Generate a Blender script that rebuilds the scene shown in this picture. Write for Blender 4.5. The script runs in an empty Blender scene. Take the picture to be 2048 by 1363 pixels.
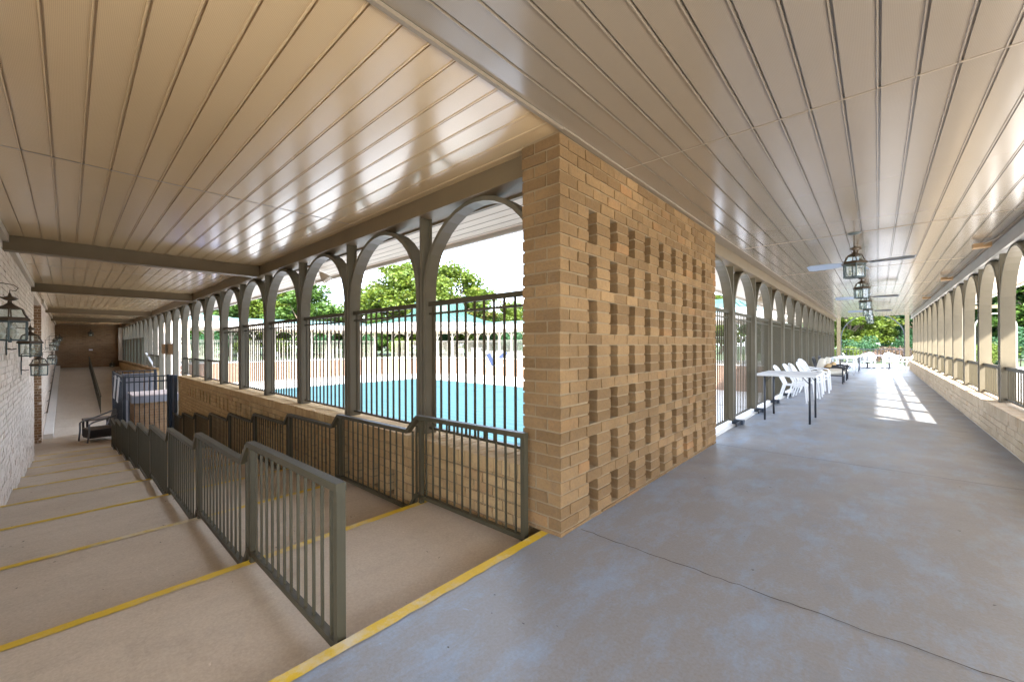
import bpy, math, random
from mathutils import Vector, Matrix
random.seed(7)
R = math.radians
sc = bpy.context.scene
COL = sc.collection

# ------------------------------------------------------------------ tagging
def tag(o, label=None, cat=None, group=None, kind=None):
    if label: o['label'] = label
    if cat: o['category'] = cat
    if group: o['group'] = group
    if kind: o['kind'] = kind
    return o
def empty(name, loc=(0, 0, 0), rz=0.0, label=None, cat=None, group=None):
    o = bpy.data.objects.new(name, None)
    o.empty_display_size = 0.1
    COL.objects.link(o)
    o.location = loc; o.rotation_euler = (0, 0, rz)
    return tag(o, label, cat, group)
def copy_tree(o, parent=None):
    c = o.copy(); COL.objects.link(c)
    if parent is not None: c.parent = parent
    for ch in list(o.children): copy_tree(ch, c)
    return c
ORD = ['first', 'second', 'third', 'fourth', 'fifth', 'sixth', 'seventh', 'eighth', 'ninth', 'tenth', 'eleventh',
       'twelfth', 'thirteenth', 'fourteenth', 'fifteenth', 'sixteenth', 'seventeenth', 'eighteenth', 'nineteenth',
       'twentieth', 'twenty-first', 'twenty-second', 'twenty-third', 'twenty-fourth', 'twenty-fifth', 'twenty-sixth',
       'twenty-seventh', 'twenty-eighth']

# ------------------------------------------------------------------ mesh builder
class MB:
    def __init__(s):
        s.v = []; s.f = []; s.sm = []
    def raw(s, vs, fs, smooth=False):
        b = len(s.v); s.v.extend([tuple(p) for p in vs])
        for f in fs:
            s.f.append(tuple(b + i for i in f)); s.sm.append(smooth)
        return s
    def box(s, x0, x1, y0, y1, z0, z1, j=0.0):
        vs = [(x0, y0, z0), (x1, y0, z0), (x1, y1, z0), (x0, y1, z0), (x0, y0, z1), (x1, y0, z1), (x1, y1, z1), (x0, y1, z1)]
        if j: vs = [tuple(c + random.uniform(-j, j) for c in p) for p in vs]
        return s.raw(vs, [(0, 3, 2, 1), (4, 5, 6, 7), (0, 1, 5, 4), (1, 2, 6, 5), (2, 3, 7, 6), (3, 0, 4, 7)])
    def bar(s, a, b, w, h=None, up=(0, 0, 1), w2=None, h2=None):
        """square bar from a to b, w along side axis, h along the up-ish axis; may taper"""
        h = w if h is None else h
        w2 = w if w2 is None else w2; h2 = h if h2 is None else h2
        a = Vector(a); b = Vector(b); d = (b - a).normalized(); u = Vector(up)
        if abs(d.dot(u)) > 0.98: u = Vector((0, 1, 0))
        sd = d.cross(u).normalized(); u = sd.cross(d).normalized()
        vs = []
        for p, ww, hh in ((a, w, h), (b, w2, h2)):
            for i, k in ((-1, -1), (1, -1), (1, 1), (-1, 1)):
                vs.append(p + sd * (i * ww / 2) + u * (k * hh / 2))
        return s.raw(vs, [(0, 3, 2, 1), (4, 5, 6, 7), (0, 1, 5, 4), (1, 2, 6, 5), (2, 3, 7, 6), (3, 0, 4, 7)])
    def tube(s, pts, r, n=8, caps=True):
        """round tube along points, r a number or list"""
        pts = [Vector(p) for p in pts]; m = len(pts)
        rs = r if isinstance(r, (list, tuple)) else [r] * m
        vs = []; pu = None
        for i, p in enumerate(pts):
            d = (pts[min(i + 1, m - 1)] - pts[max(i - 1, 0)]).normalized()
            if pu is None:
                pu = Vector((0, 0, 1)) if abs(d.z) < 0.9 else Vector((1, 0, 0))
            sd = d.cross(pu)
            if sd.length < 1e-5: sd = d.cross(Vector((0, 1, 0)))
            sd.normalize(); u = sd.cross(d).normalized(); pu = u
            for k in range(n):
                t = 2 * math.pi * k / n
                vs.append(p + sd * (rs[i] * math.cos(t)) + u * (rs[i] * math.sin(t)))
        fs = []
        for i in range(m - 1):
            for k in range(n):
                k2 = (k + 1) % n
                fs.append((i * n + k, i * n + k2, (i + 1) * n + k2, (i + 1) * n + k))
        if caps:
            fs.append(tuple(range(n - 1, -1, -1))); fs.append(tuple((m - 1) * n + k for k in range(n)))
        return s.raw(vs, fs, True)
    def lathe(s, prof, n=16, c=(0, 0, 0), smooth=True, rot=0.0):
        vs = []; m = len(prof)
        for r, z in prof:
            for k in range(n):
                t = 2 * math.pi * k / n + rot
                vs.append((c[0] + r * math.cos(t), c[1] + r * math.sin(t), c[2] + z))
        fs = []
        for i in range(m - 1):
            for k in range(n):
                k2 = (k + 1) % n
                fs.append((i * n + k, i * n + k2, (i + 1) * n + k2, (i + 1) * n + k))
        return s.raw(vs, fs, smooth)
    def strip(s, path, wa, t, axis):
        """flat band along path: wa wide along axis vector, t thick"""
        path = [Vector(p) for p in path]; ax = Vector(axis); m = len(path); vs = []
        for i, p in enumerate(path):
            d = (path[min(i + 1, m - 1)] - path[max(i - 1, 0)]).normalized()
            nn = d.cross(ax).normalized()
            for a, b in ((-1, -1), (1, -1), (1, 1), (-1, 1)):
                vs.append(p + ax * (a * wa / 2) + nn * (b * t / 2))
        fs = []
        for i in range(m - 1):
            for k in range(4):
                k2 = (k + 1) % 4
                fs.append((i * 4 + k, i * 4 + k2, (i + 1) * 4 + k2, (i + 1) * 4 + k))
        fs.append((3, 2, 1, 0)); fs.append(tuple((m - 1) * 4 + k for k in range(4)))
        return s.raw(vs, fs)
    def build(s, name, mat, parent=None, loc=None):
        me = bpy.data.meshes.new(name)
        me.from_pydata(s.v, [], s.f); me.update()
        if any(s.sm): me.polygons.foreach_set('use_smooth', s.sm)
        if mat: me.materials.append(mat)
        o = bpy.data.objects.new(name, me); COL.objects.link(o)
        if parent is not None: o.parent = parent
        if loc is not None: o.location = loc
        return o

# ------------------------------------------------------------------ materials
def nodes(name):
    m = bpy.data.materials.new(name); m.use_nodes = True
    nt = m.node_tree; b = nt.nodes['Principled BSDF']
    return m, nt, b
def mixc(nt, fac, a, b, mode='MIX'):
    n = nt.nodes.new('ShaderNodeMix'); n.data_type = 'RGBA'; n.blend_type = mode
    for sock, val in ((n.inputs[0], fac), (n.inputs[6], a), (n.inputs[7], b)):
        if hasattr(val, 'links') or hasattr(val, 'is_linked'): nt.links.new(val, sock)
        elif isinstance(val, (tuple, list)): sock.default_value = (*val[:3], 1)
        else: sock.default_value = val
    return n.outputs[2]
def pos(nt, scale=(1, 1, 1)):
    g = nt.nodes.new('ShaderNodeNewGeometry')
    mp = nt.nodes.new('ShaderNodeMapping'); mp.inputs['Scale'].default_value = scale
    nt.links.new(g.outputs['Position'], mp.inputs['Vector'])
    return mp.outputs[0]
def noise(nt, scale, detail=4, rough=0.55, vec=None):
    n = nt.nodes.new('ShaderNodeTexNoise'); n.inputs['Scale'].default_value = scale
    n.inputs['Detail'].default_value = detail; n.inputs['Roughness'].default_value = rough
    nt.links.new(vec if vec is not None else pos(nt), n.inputs['Vector'])
    return n.outputs[0]
def ramp(nt, fac, p0, p1, c0=(0, 0, 0), c1=(1, 1, 1)):
    r = nt.nodes.new('ShaderNodeValToRGB'); e = r.color_ramp.elements
    e[0].position = p0; e[1].position = p1; e[0].color = (*c0, 1); e[1].color = (*c1, 1)
    nt.links.new(fac, r.inputs[0]); return r.outputs[0]
def bump(nt, b, h, strength=0.3, dist=0.01):
    n = nt.nodes.new('ShaderNodeBump'); n.inputs['Strength'].default_value = strength
    n.inputs['Distance'].default_value = dist
    nt.links.new(h, n.inputs['Height']); nt.links.new(n.outputs[0], b.inputs['Normal'])
def simple(name, col, rough=0.5, metal=0.0, var=0.15, vscale=3.0, bmp=0.0, bscale=60, spec=0.5):
    m, nt, b = nodes(name)
    dark = tuple(c * (1 - var) for c in col); lite = tuple(min(1, c * (1 + var)) for c in col)
    if var > 0:
        nt.links.new(mixc(nt, noise(nt, vscale, 6, 0.65), dark, lite), b.inputs['Base Color'])
    else: b.inputs['Base Color'].default_value = (*col, 1)
    b.inputs['Roughness'].default_value = rough; b.inputs['Metallic'].default_value = metal
    b.inputs['Specular IOR Level'].default_value = spec
    if bmp: bump(nt, b, noise(nt, bscale, 3), bmp, 0.004)
    return m
def mat_brick(name, c0, c1, stain=(0.10, 0.07, 0.05), odd=(0.42, 0.22, 0.10)):
    m, nt, b = nodes(name)
    g = nt.nodes.new('ShaderNodeNewGeometry')
    rnd = g.outputs['Random Per Island']
    col = mixc(nt, rnd, c0, c1)
    col = mixc(nt, ramp(nt, rnd, 0.945, 0.965), col, odd)
    col = mixc(nt, ramp(nt, noise(nt, 1.1, 3), 0.35, 0.75), col, tuple(x * 0.86 for x in c0))
    sp = ramp(nt, noise(nt, 13, 7, 0.8), 0.50, 0.68)
    mm = nt.nodes.new('ShaderNodeMath'); mm.operation = 'MULTIPLY'; mm.inputs[1].default_value = 0.62
    nt.links.new(sp, mm.inputs[0])
    col = mixc(nt, mm.outputs[0], col, stain)
    fine = noise(nt, 60, 5, 0.75)
    col = mixc(nt, 0.4, col, mixc(nt, fine, tuple(x * 0.6 for x in c0), tuple(min(1, x * 1.25) for x in c1)))
    nt.links.new(col, b.inputs['Base Color'])
    b.inputs['Roughness'].default_value = 0.88; b.inputs['Specular IOR Level'].default_value = 0.25
    bump(nt, b, noise(nt, 30, 7, 0.75), 0.9, 0.012)
    return m
def mat_concrete(name, base, alt, blotch, crack=True, rough=0.75, streak=(0.5, 3, 1), spec=0.35, warm_or_worn=None):
    m, nt, b = nodes(name)
    big = noise(nt, 0.55, 6, 0.62)
    col = mixc(nt, ramp(nt, big, 0.38, 0.64), base, alt)
    if warm_or_worn:                     # brown patch, ragged outline: warmer light than the blue skylight, put into colour
        g = nt.nodes.new('ShaderNodeNewGeometry'); mp = nt.nodes.new('ShaderNodeMapping')
        mp.inputs['Scale'].default_value = (1 / warm_or_worn[2], 1 / warm_or_worn[3], 0.3)
        mp.inputs['Location'].default_value = (-warm_or_worn[0] / warm_or_worn[2], -warm_or_worn[1] / warm_or_worn[3], 0)
        nt.links.new(g.outputs['Position'], mp.inputs[0])
        ln = nt.nodes.new('ShaderNodeVectorMath'); ln.operation = 'LENGTH'; nt.links.new(mp.outputs[0], ln.inputs[0])
        ad = nt.nodes.new('ShaderNodeMath'); ad.operation = 'MULTIPLY_ADD'; ad.inputs[1].default_value = 1.3
        nt.links.new(noise(nt, 1.3, 6, 0.65), ad.inputs[0]); nt.links.new(ln.outputs['Value'], ad.inputs[2])
        col = mixc(nt, ramp(nt, ad.outputs[0], 1.15, 1.95, (1, 1, 1), (0, 0, 0)), col, warm_or_worn[4])
    col = mixc(nt, ramp(nt, noise(nt, 2.6, 8, 0.78, pos(nt, streak)), 0.47, 0.72), col, blotch)
    dk = ramp(nt, noise(nt, 3.7, 7, 0.72), 0.56, 0.74)
    mm = nt.nodes.new('ShaderNodeMath'); mm.operation = 'MULTIPLY'; mm.inputs[1].default_value = 0.45
    nt.links.new(dk, mm.inputs[0])
    col = mixc(nt, mm.outputs[0], col, tuple(x * 0.55 for x in alt))
    fine = noise(nt, 70, 5, 0.75)
    col = mixc(nt, 0.34, col, mixc(nt, ramp(nt, fine, 0.22, 0.78), tuple(x * 0.5 for x in base), tuple(min(1, x * 1.4) for x in base)))
    pits = ramp(nt, noise(nt, 17, 3, 0.6), 0.715, 0.735)
    col = mixc(nt, pits, col, (0.05, 0.045, 0.04))
    col = mixc(nt, ramp(nt, noise(nt, 9, 4, 0.6, pos(nt, (1, 1.8, 1))), 0.70, 0.78), col, tuple(min(1, x * 1.3) for x in base))
    nt.links.new(col, b.inputs['Base Color'])
    nt.links.new(ramp(nt, noise(nt, 2.0, 5), 0.2, 0.8, (rough - 0.18,) * 3, (rough + 0.1,) * 3), b.inputs['Roughness'])
    b.inputs['Specular IOR Level'].default_value = spec
    bump(nt, b, fine, 0.3, 0.004)
    return m
def mat_paint(name, col, warm_or_worn, thr=(0.50, 0.62), scale=3.2):
    m, nt, b = nodes(name)
    w = ramp(nt, noise(nt, scale, 8, 0.75), *thr)
    c = mixc(nt, w, col, warm_or_worn)
    c = mixc(nt, 0.3, c, mixc(nt, noise(nt, 40, 4), tuple(x * 0.5 for x in col), col))
    nt.links.new(c, b.inputs['Base Color']); b.inputs['Roughness'].default_value = 0.6
    bump(nt, b, noise(nt, 80, 3), 0.2, 0.003)
    return m
def mat_ceiling(name, col, axis):
    m, nt, b = nodes(name)
    sc2 = (1, 30, 1) if axis == 'x' else (30, 1, 1)
    c = mixc(nt, noise(nt, 0.8, 4), tuple(x * 0.9 for x in col), tuple(x * 1.06 for x in col))
    # fine perforation of the metal pans
    v = nt.nodes.new('ShaderNodeTexVoronoi'); v.voronoi_dimensions = '2D'; v.inputs['Scale'].default_value = 190; v.inputs['Randomness'].default_value = 0.1
    nt.links.new(pos(nt), v.inputs['Vector'])
    dots = ramp(nt, v.outputs['Distance'], 0.18, 0.32)
    c = mixc(nt, dots, tuple(x * 0.72 for x in col), c)
    nt.links.new(c, b.inputs['Base Color'])
    b.inputs['Roughness'].default_value = 0.23
    b.inputs['Specular IOR Level'].default_value = 0.85
    b.inputs['Coat Weight'].default_value = 0.35; b.inputs['Coat Roughness'].default_value = 0.16
    w = noise(nt, 1.6, 2, 0.5, pos(nt, (1, 0.5, 1) if axis == 'y' else (0.5, 1, 1)))
    bump(nt, b, w, 0.10, 0.03)
    return m
def mat_leaf(name, dark, lite, odd=None, oddp=0.9):
    m = bpy.data.materials.new(name); m.use_nodes = True; nt = m.node_tree
    b = nt.nodes['Principled BSDF']; out = nt.nodes['Material Output']
    g = nt.nodes.new('ShaderNodeNewGeometry')
    col = mixc(nt, g.outputs['Random Per Island'], dark, lite)
    col = mixc(nt, ramp(nt, noise(nt, 0.45, 3), 0.4, 0.62), col, tuple(0.5 * (a + c) * 1.1 for a, c in zip(dark, lite)))
    if odd:
        col = mixc(nt, ramp(nt, noise(nt, 0.8, 3), oddp - 0.32, oddp - 0.2), col, odd)
    nt.links.new(col, b.inputs['Base Color']); b.inputs['Roughness'].default_value = 0.5
    b.inputs['Specular IOR Level'].default_value = 0.3
    tr = nt.nodes.new('ShaderNodeBsdfTranslucent'); nt.links.new(col, tr.inputs['Color'])
    mx = nt.nodes.new('ShaderNodeMixShader'); mx.inputs[0].default_value = 0.35
    nt.links.new(b.outputs[0], mx.inputs[1]); nt.links.new(tr.outputs[0], mx.inputs[2])
    nt.links.new(mx.outputs[0], out.inputs['Surface'])
    return m
def mat_glass(name, tint=(0.86, 0.93, 0.92), gl=0.14):
    m = bpy.data.materials.new(name); m.use_nodes = True; nt = m.node_tree
    nt.nodes.remove(nt.nodes['Principled BSDF']); out = nt.nodes['Material Output']
    t = nt.nodes.new('ShaderNodeBsdfTransparent'); t.inputs[0].default_value = (*tint, 1)
    gs = nt.nodes.new('ShaderNodeBsdfGlossy'); gs.inputs['Roughness'].default_value = 0.06
    d = nt.nodes.new('ShaderNodeBsdfDiffuse'); d.inputs[0].default_value = (0.6, 0.66, 0.62, 1)
    mx = nt.nodes.new('ShaderNodeMixShader'); mx.inputs[0].default_value = gl
    nt.links.new(t.outputs[0], mx.inputs[1]); nt.links.new(gs.outputs[0], mx.inputs[2])
    m2 = nt.nodes.new('ShaderNodeMixShader'); m2.inputs[0].default_value = 0.04
    nt.links.new(mx.outputs[0], m2.inputs[1]); nt.links.new(d.outputs[0], m2.inputs[2])
    nt.links.new(m2.outputs[0], out.inputs['Surface'])
    return m

BRICK = mat_brick('tan_brick', (0.115, 0.060, 0.021), (0.38, 0.225, 0.098), odd=(0.40, 0.19, 0.07))
BRICKP = mat_brick('bounce_lit_tan_brick', (0.42, 0.26, 0.11), (0.66, 0.46, 0.235), stain=(0.24, 0.15, 0.08))  # same tan brick; bounce light is put into a lighter colour
BRICKW = mat_brick('buff_brick', (0.62, 0.51, 0.40), (0.78, 0.67, 0.56), stain=(0.46, 0.36, 0.28), odd=(0.48, 0.30, 0.18))
BRICKL = mat_brick('low_wall_brick', (0.46, 0.34, 0.215), (0.66, 0.53, 0.375), stain=(0.28, 0.20, 0.13), odd=(0.46, 0.26, 0.13))
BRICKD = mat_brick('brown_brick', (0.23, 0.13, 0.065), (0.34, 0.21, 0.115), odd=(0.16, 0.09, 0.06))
MORTAR = simple('mortar', (0.28, 0.20, 0.115), 0.95, var=0.2, vscale=8, bmp=0.4, bscale=80, spec=0.2)
MORTARW = simple('pale_mortar', (0.56, 0.47, 0.36), 0.95, var=0.15, vscale=8, bmp=0.4, bscale=80, spec=0.2)
FLOOR = mat_concrete('walkway_concrete', (0.20, 0.275, 0.385), (0.225, 0.27, 0.335), (0.25, 0.32, 0.415), streak=(1.6, 0.7, 1), rough=0.45, spec=0.55, warm_or_worn=(-0.3, 1.85, 0.95, 1.25, (0.235, 0.185, 0.125)))  # blue base and brown patch hold the floor's uneven skylight in colour
STEPC = mat_concrete('step_concrete', (0.50, 0.41, 0.31), (0.41, 0.32, 0.23), (0.38, 0.305, 0.225), streak=(2.2, 0.6, 1))
RAMPC = mat_concrete('ramp_concrete', (0.52, 0.45, 0.365), (0.46, 0.38, 0.30), (0.42, 0.35, 0.275))
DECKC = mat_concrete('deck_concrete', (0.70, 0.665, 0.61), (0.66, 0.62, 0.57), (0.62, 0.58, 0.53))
YELLOW = mat_paint('yellow_paint', (0.60, 0.385, 0.02), (0.56, 0.49, 0.37), (0.49, 0.60), 1.9)
SEAM = simple('joint_trim', (0.22, 0.17, 0.115), 0.5, var=0.1)
CEILX = mat_ceiling('beige_metal_ceiling', (0.57, 0.40, 0.215), 'x')
CEILY = mat_ceiling('pale_metal_ceiling', (0.245, 0.195, 0.14), 'y')
TRIM = simple('beige_trim', (0.43, 0.355, 0.265), 0.45, var=0.08)
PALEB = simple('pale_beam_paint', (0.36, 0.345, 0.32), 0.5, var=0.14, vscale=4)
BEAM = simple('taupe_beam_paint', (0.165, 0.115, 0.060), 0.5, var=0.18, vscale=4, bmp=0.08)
POST = simple('taupe_metal_paint', (0.125, 0.105, 0.070), 0.45, var=0.22, vscale=5, bmp=0.06, spec=0.4)
RAIL = simple('rail_metal_paint', (0.060, 0.049, 0.027), 0.5, var=0.25, vscale=6, bmp=0.08, spec=0.3)
FARP = simple('cream_or_sun_tone', (0.30, 0.28, 0.23), 0.5, var=0.1)  # cream; on the far railings sunshine is put into this lighter colour
FASC = simple('white_fascia_paint', (0.50, 0.46, 0.41), 0.5, var=0.06)
SOFF = simple('soffit_paint', (0.62, 0.53, 0.42), 0.5, var=0.08)
GREENR = simple('green_metal_roof', (0.022, 0.066, 0.05), 0.6, var=0.15, vscale=0.8)
BLACKM = simple('black_metal', (0.016, 0.018, 0.024), 0.4, var=0.2)
NAVYM = simple('dark_blue_grey_metal', (0.028, 0.040, 0.060), 0.4, var=0.2)
BRONZE = simple('aged_bronze', (0.075, 0.05, 0.03), 0.45, metal=0.5, var=0.3, vscale=20)
VERDI = simple('verdigris_bronze', (0.065, 0.085, 0.085), 0.5, metal=0.3, var=0.35, vscale=18)
GLASS = mat_glass('lantern_glass', (0.90, 0.95, 0.94), 0.09)
CANDLE = simple('ivory_candle', (0.75, 0.70, 0.60), 0.5, var=0.05)
BULB = mat_glass('clear_bulb', (0.95, 0.93, 0.9), 0.2)
PLAST = simple('white_plastic', (0.80, 0.80, 0.80), 0.42, var=0.04, vscale=6)
TABTOP = simple('grey_white_plastic', (0.62, 0.62, 0.62), 0.5, var=0.06, vscale=6)
CUSH = simple('cream_cushion', (0.62, 0.57, 0.47), 0.9, var=0.1, vscale=14, bmp=0.3, bscale=120)
PILL = simple('tan_pillow', (0.58, 0.40, 0.20), 0.9, var=0.12, vscale=14, bmp=0.3, bscale=120)
WICK = simple('black_wicker', (0.022, 0.018, 0.017), 0.6, var=0.4, vscale=60, bmp=0.6, bscale=90)
WICKG = simple('grey_tube_metal', (0.16, 0.17, 0.19), 0.35, metal=0.6, var=0.1)
WICKT = simple('brown_woven_pad', (0.13, 0.10, 0.08), 0.7, var=0.25, vscale=50)
FANB = simple('blue_grey_fan_blade', (0.30, 0.36, 0.47), 0.4, var=0.1)
def mat_cover():
    m, nt, b = nodes('teal_cover')
    c = mixc(nt, noise(nt, 1.0, 5, 0.65, pos(nt, (0.35, 2.5, 1))), (0.026, 0.064, 0.072), (0.034, 0.076, 0.084))
    wv = nt.nodes.new('ShaderNodeTexWave'); wv.wave_type = 'BANDS'; wv.bands_direction = 'Y'; wv.inputs['Scale'].default_value = 0.62
    wv.inputs['Distortion'].default_value = 0.6; nt.links.new(pos(nt), wv.inputs['Vector'])
    c = mixc(nt, ramp(nt, wv.outputs['Fac'], 0.93, 0.99), c, (0.045, 0.09, 0.096))
    c = mixc(nt, ramp(nt, noise(nt, 0.7, 6, 0.7), 0.55, 0.7), c, (0.022, 0.052, 0.056))
    nt.links.new(c, b.inputs['Base Color']); b.inputs['Roughness'].default_value = 0.85; b.inputs['Specular IOR Level'].default_value = 0.08
    bump(nt, b, noise(nt, 3, 4, 0.6, pos(nt, (0.4, 2, 1))), 0.3, 0.05)
    return m
POOLC = mat_cover()
BLUEP = simple('blue_fabric', (0.03, 0.09, 0.42), 0.6, var=0.1)
DBLUE = simple('navy_seat', (0.010, 0.020, 0.055), 0.5, var=0.1)
WOODP = simple('plywood', (0.36, 0.225, 0.11), 0.7, var=0.2, vscale=5)
PAPER = simple('pale_sheet', (0.55, 0.55, 0.56), 0.7, var=0.06)
GREYC = simple('grey_slate_cap', (0.20, 0.19, 0.20), 0.7, var=0.15, vscale=5, bmp=0.2)
PINKC = simple('pink_stone_top', (0.52, 0.40, 0.34), 0.75, var=0.12, vscale=5)
BARK = simple('bark', (0.16, 0.115, 0.08), 0.9, var=0.35, vscale=6, bmp=0.6, bscale=18)
MESHG = None
def mat_mesh():
    m = bpy.data.materials.new('grey_green_screen'); m.use_nodes = True; nt = m.node_tree
    b = nt.nodes['Principled BSDF']; out = nt.nodes['Material Output']
    b.inputs['Base Color'].default_value = (0.30, 0.34, 0.29, 1); b.inputs['Roughness'].default_value = 0.6
    t = nt.nodes.new('ShaderNodeBsdfTransparent'); mx = nt.nodes.new('ShaderNodeMixShader'); mx.inputs[0].default_value = 0.6
    nt.links.new(t.outputs[0], mx.inputs[1]); nt.links.new(b.outputs[0], mx.inputs[2])
    nt.links.new(mx.outputs[0], out.inputs['Surface'])
    return m
MESHG = mat_mesh()
def mat_grass():
    m, nt, b = nodes('lawn')
    c = mixc(nt, noise(nt, 0.25, 6, 0.7), (0.028, 0.05, 0.010), (0.05, 0.075, 0.018))
    c = mixc(nt, 0.4, c, mixc(nt, noise(nt, 9, 4, 0.7), (0.018, 0.032, 0.006), (0.06, 0.08, 0.022)))
    nt.links.new(c, b.inputs['Base Color']); b.inputs['Roughness'].default_value = 0.9
    bump(nt, b, noise(nt, 14, 5, 0.7), 0.8, 0.05)
    return m
GRASS = mat_grass()
def mat_farbrick():
    m, nt, b = nodes('far_brick')
    bt = nt.nodes.new('ShaderNodeTexBrick'); bt.inputs['Scale'].default_value = 1.0
    bt.inputs['Brick Width'].default_value = 0.2; bt.inputs['Row Height'].default_value = 0.078; bt.inputs['Mortar Size'].default_value = 0.006
    bt.inputs['Color1'].default_value = (0.28, 0.165, 0.11, 1); bt.inputs['Color2'].default_value = (0.35, 0.225, 0.155, 1)
    bt.inputs['Mortar'].default_value = (0.34, 0.26, 0.2, 1)
    g = nt.nodes.new('ShaderNodeNewGeometry'); sp = nt.nodes.new('ShaderNodeSeparateXYZ'); cb = nt.nodes.new('ShaderNodeCombineXYZ')
    ad = nt.nodes.new('ShaderNodeMath'); ad.operation = 'ADD'
    nt.links.new(g.outputs['Position'], sp.inputs[0]); nt.links.new(sp.outputs[0], ad.inputs[0]); nt.links.new(sp.outputs[1], ad.inputs[1])
    nt.links.new(ad.outputs[0], cb.inputs[0]); nt.links.new(sp.outputs[2], cb.inputs[1]); nt.links.new(cb.outputs[0], bt.inputs['Vector'])
    c = mixc(nt, ramp(nt, noise(nt, 2.2, 5, 0.7), 0.58, 0.72), bt.outputs['Color'], (0.26, 0.12, 0.065))
    nt.links.new(c, b.inputs['Base Color']); b.inputs['Roughness'].default_value = 0.9
    return m
FARBRICK = mat_farbrick()
LEAF_A = mat_leaf('leaf_yellow_green', (0.042, 0.082, 0.009), (0.13, 0.165, 0.018), (0.16, 0.13, 0.025), 0.92)
LEAF_B = mat_leaf('leaf_mid_green', (0.027, 0.072, 0.011), (0.085, 0.14, 0.022))
LEAF_C = mat_leaf('leaf_dark_green', (0.016, 0.060, 0.021), (0.050, 0.115, 0.042))
LEAF_D = mat_leaf('leaf_rust_green', (0.026, 0.066, 0.010), (0.088, 0.125, 0.019), (0.17, 0.12, 0.032), 0.86)
LEAF_P = mat_leaf('leaf_pink_shrub', (0.05, 0.045, 0.014), (0.16, 0.09, 0.055), (0.17, 0.11, 0.08), 0.8)

# ------------------------------------------------------------------ brick walls
CH = 0.078
def brick_wall(root, origin, u, n, length, z0, z1, thick, zbase=0.03, L=0.2, slots=None, mat=BRICK, corner=False, ends=None, full=True, name='brickwork'):
    """face lies through origin along unit vector u, outward normal n, body goes to -n; slots(course)->list of (a,b)"""
    o = Vector(origin); u = Vector(u); n = Vector(n)
    bk = MB(); mo = MB()
    def bx(m, a, b, d0, d1, za, zb, j=0.0):
        ps = []
        for zz in (za, zb):
            for (s, d) in ((a, d0), (b, d0), (b, d1), (a, d1)):
                p = o + u * s - n * d
                q = (p.x, p.y, zz)
                if j: q = tuple(c + random.uniform(-j, j) for c in q)
                ps.append(q)
        m.raw(ps, [(0, 3, 2, 1), (4, 5, 6, 7), (0, 1, 5, 4), (1, 2, 6, 5), (2, 3, 7, 6), (3, 0, 4, 7)])
    c0 = math.floor((z0 - zbase) / CH); c1 = math.ceil((z1 - zbase) / CH)
    J = 0.0115
    for c in range(c0, c1):
        za = max(z0, zbase + c * CH); zb = min(z1, zbase + (c + 1) * CH)
        if zb - za < 0.012: continue
        gaps = sorted(slots(c)) if slots else []
        iv = []; s = 0.0
        for a, b in gaps:
            if a > s: iv.append((s, a))
            s = max(s, b)
        if s < length: iv.append((s, length))
        for (a, b) in iv:
            bx(mo, a + (0.004 if a > 0 else 0.005), b - (0.004 if b < length else 0.005), 0.008, thick - 0.008, za - 0.0005, zb + 0.0005)
            # brick joints
            w = b - a
            if gaps and w < L * 1.06 + 0.02: cuts = [a, b]
            else:
                first = (L if c % 2 == 0 else L / 2) if a < 1e-6 else (L / 2 if c % 2 == 0 else L)
                if not gaps and slots is None:
                    ph = (c % 2) * L / 2
                    k = math.ceil((a - ph) / L + 1e-6); cuts = [a]
                    while ph + k * L < b - 0.03:
                        if ph + k * L > a + 0.03: cuts.append(ph + k * L)
                        k += 1
                    cuts.append(b)
                else:
                    cuts = [a]; x = a + first
                    alt = 0
                    while x < b - 0.045:
                        cuts.append(x)
                        x += L
                    cuts.append(b)
            for i in range(len(cuts) - 1):
                p, q = cuts[i], cuts[i + 1]
                p2 = p + (J / 2 if i > 0 else 0.0); q2 = q - (J / 2 if i < len(cuts) - 2 else 0.0)
                off = random.uniform(-0.0025, 0.002)
                t1 = za + J / 2; t2 = zb - J / 2
                if t2 - t1 < 0.01: continue
                if corner and i == 0 and a == 0:
                    sp = thick * (0.66 if c % 2 else 0.34)
                    bx(bk, p2 + random.uniform(-0.003, 0.001), q2, off, sp - J / 2, t1, t2, 0.0026)
                    bx(bk, p2 + random.uniform(-0.003, 0.001), q2, sp + J / 2, thick, t1, t2, 0.0026)
                else:
                    bx(bk, p2, q2, off, thick - off if full else 0.06, t1, t2, 0.0026)
    b = bk.build(name, mat, root)
    m = mo.build('mortar', MORTARW if mat in (BRICKW, BRICKL) else MORTAR, root)
    return b, m

# ------------------------------------------------------------------ dimensions
CZ = 2.54                     # ceiling
PX0, PX1 = -1.767, -1.46      # brick screen thickness
PY0, PY1 = 2.056, 5.30
PIT = 1.467                   # arcade pitch
AY = 2.20                     # left arcade: front line of posts
LX0 = -3.14
AXL = -1.60                   # right walkway, left arcade line
RY0 = 6.73
AXR = 1.19                    # right walkway, right arcade line
NX = [-1.615] + [-2.87 - 1.488 * k for k in range(9)]
NZ = [0.0] + [-0.118 - 0.158 * k for k in range(9)]
LOWZ = NZ[-1] - 0.158
WY = -0.525                   # house wall face
DECK = -1.5

# ------------------------------------------------------------------ SETTING
g = MB()
def quad(m, x0, x1, y0, y1, z): m.raw([(x0, y0, z), (x1, y0, z), (x1, y1, z), (x0, y1, z)], [(0, 1, 2, 3)])
quad(g, -400, 400, 34, 400, -0.2); quad(g, -400, -41, -200, 34, -0.2); quad(g, 9, 400, -200, 34, -0.2); quad(g, -41, 9, -200, -12, -0.2)
tag(g.build('ground', GRASS), kind='structure')

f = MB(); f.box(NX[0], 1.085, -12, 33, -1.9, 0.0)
tag(f.build('walkway_floor', FLOOR), kind='structure')
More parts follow.
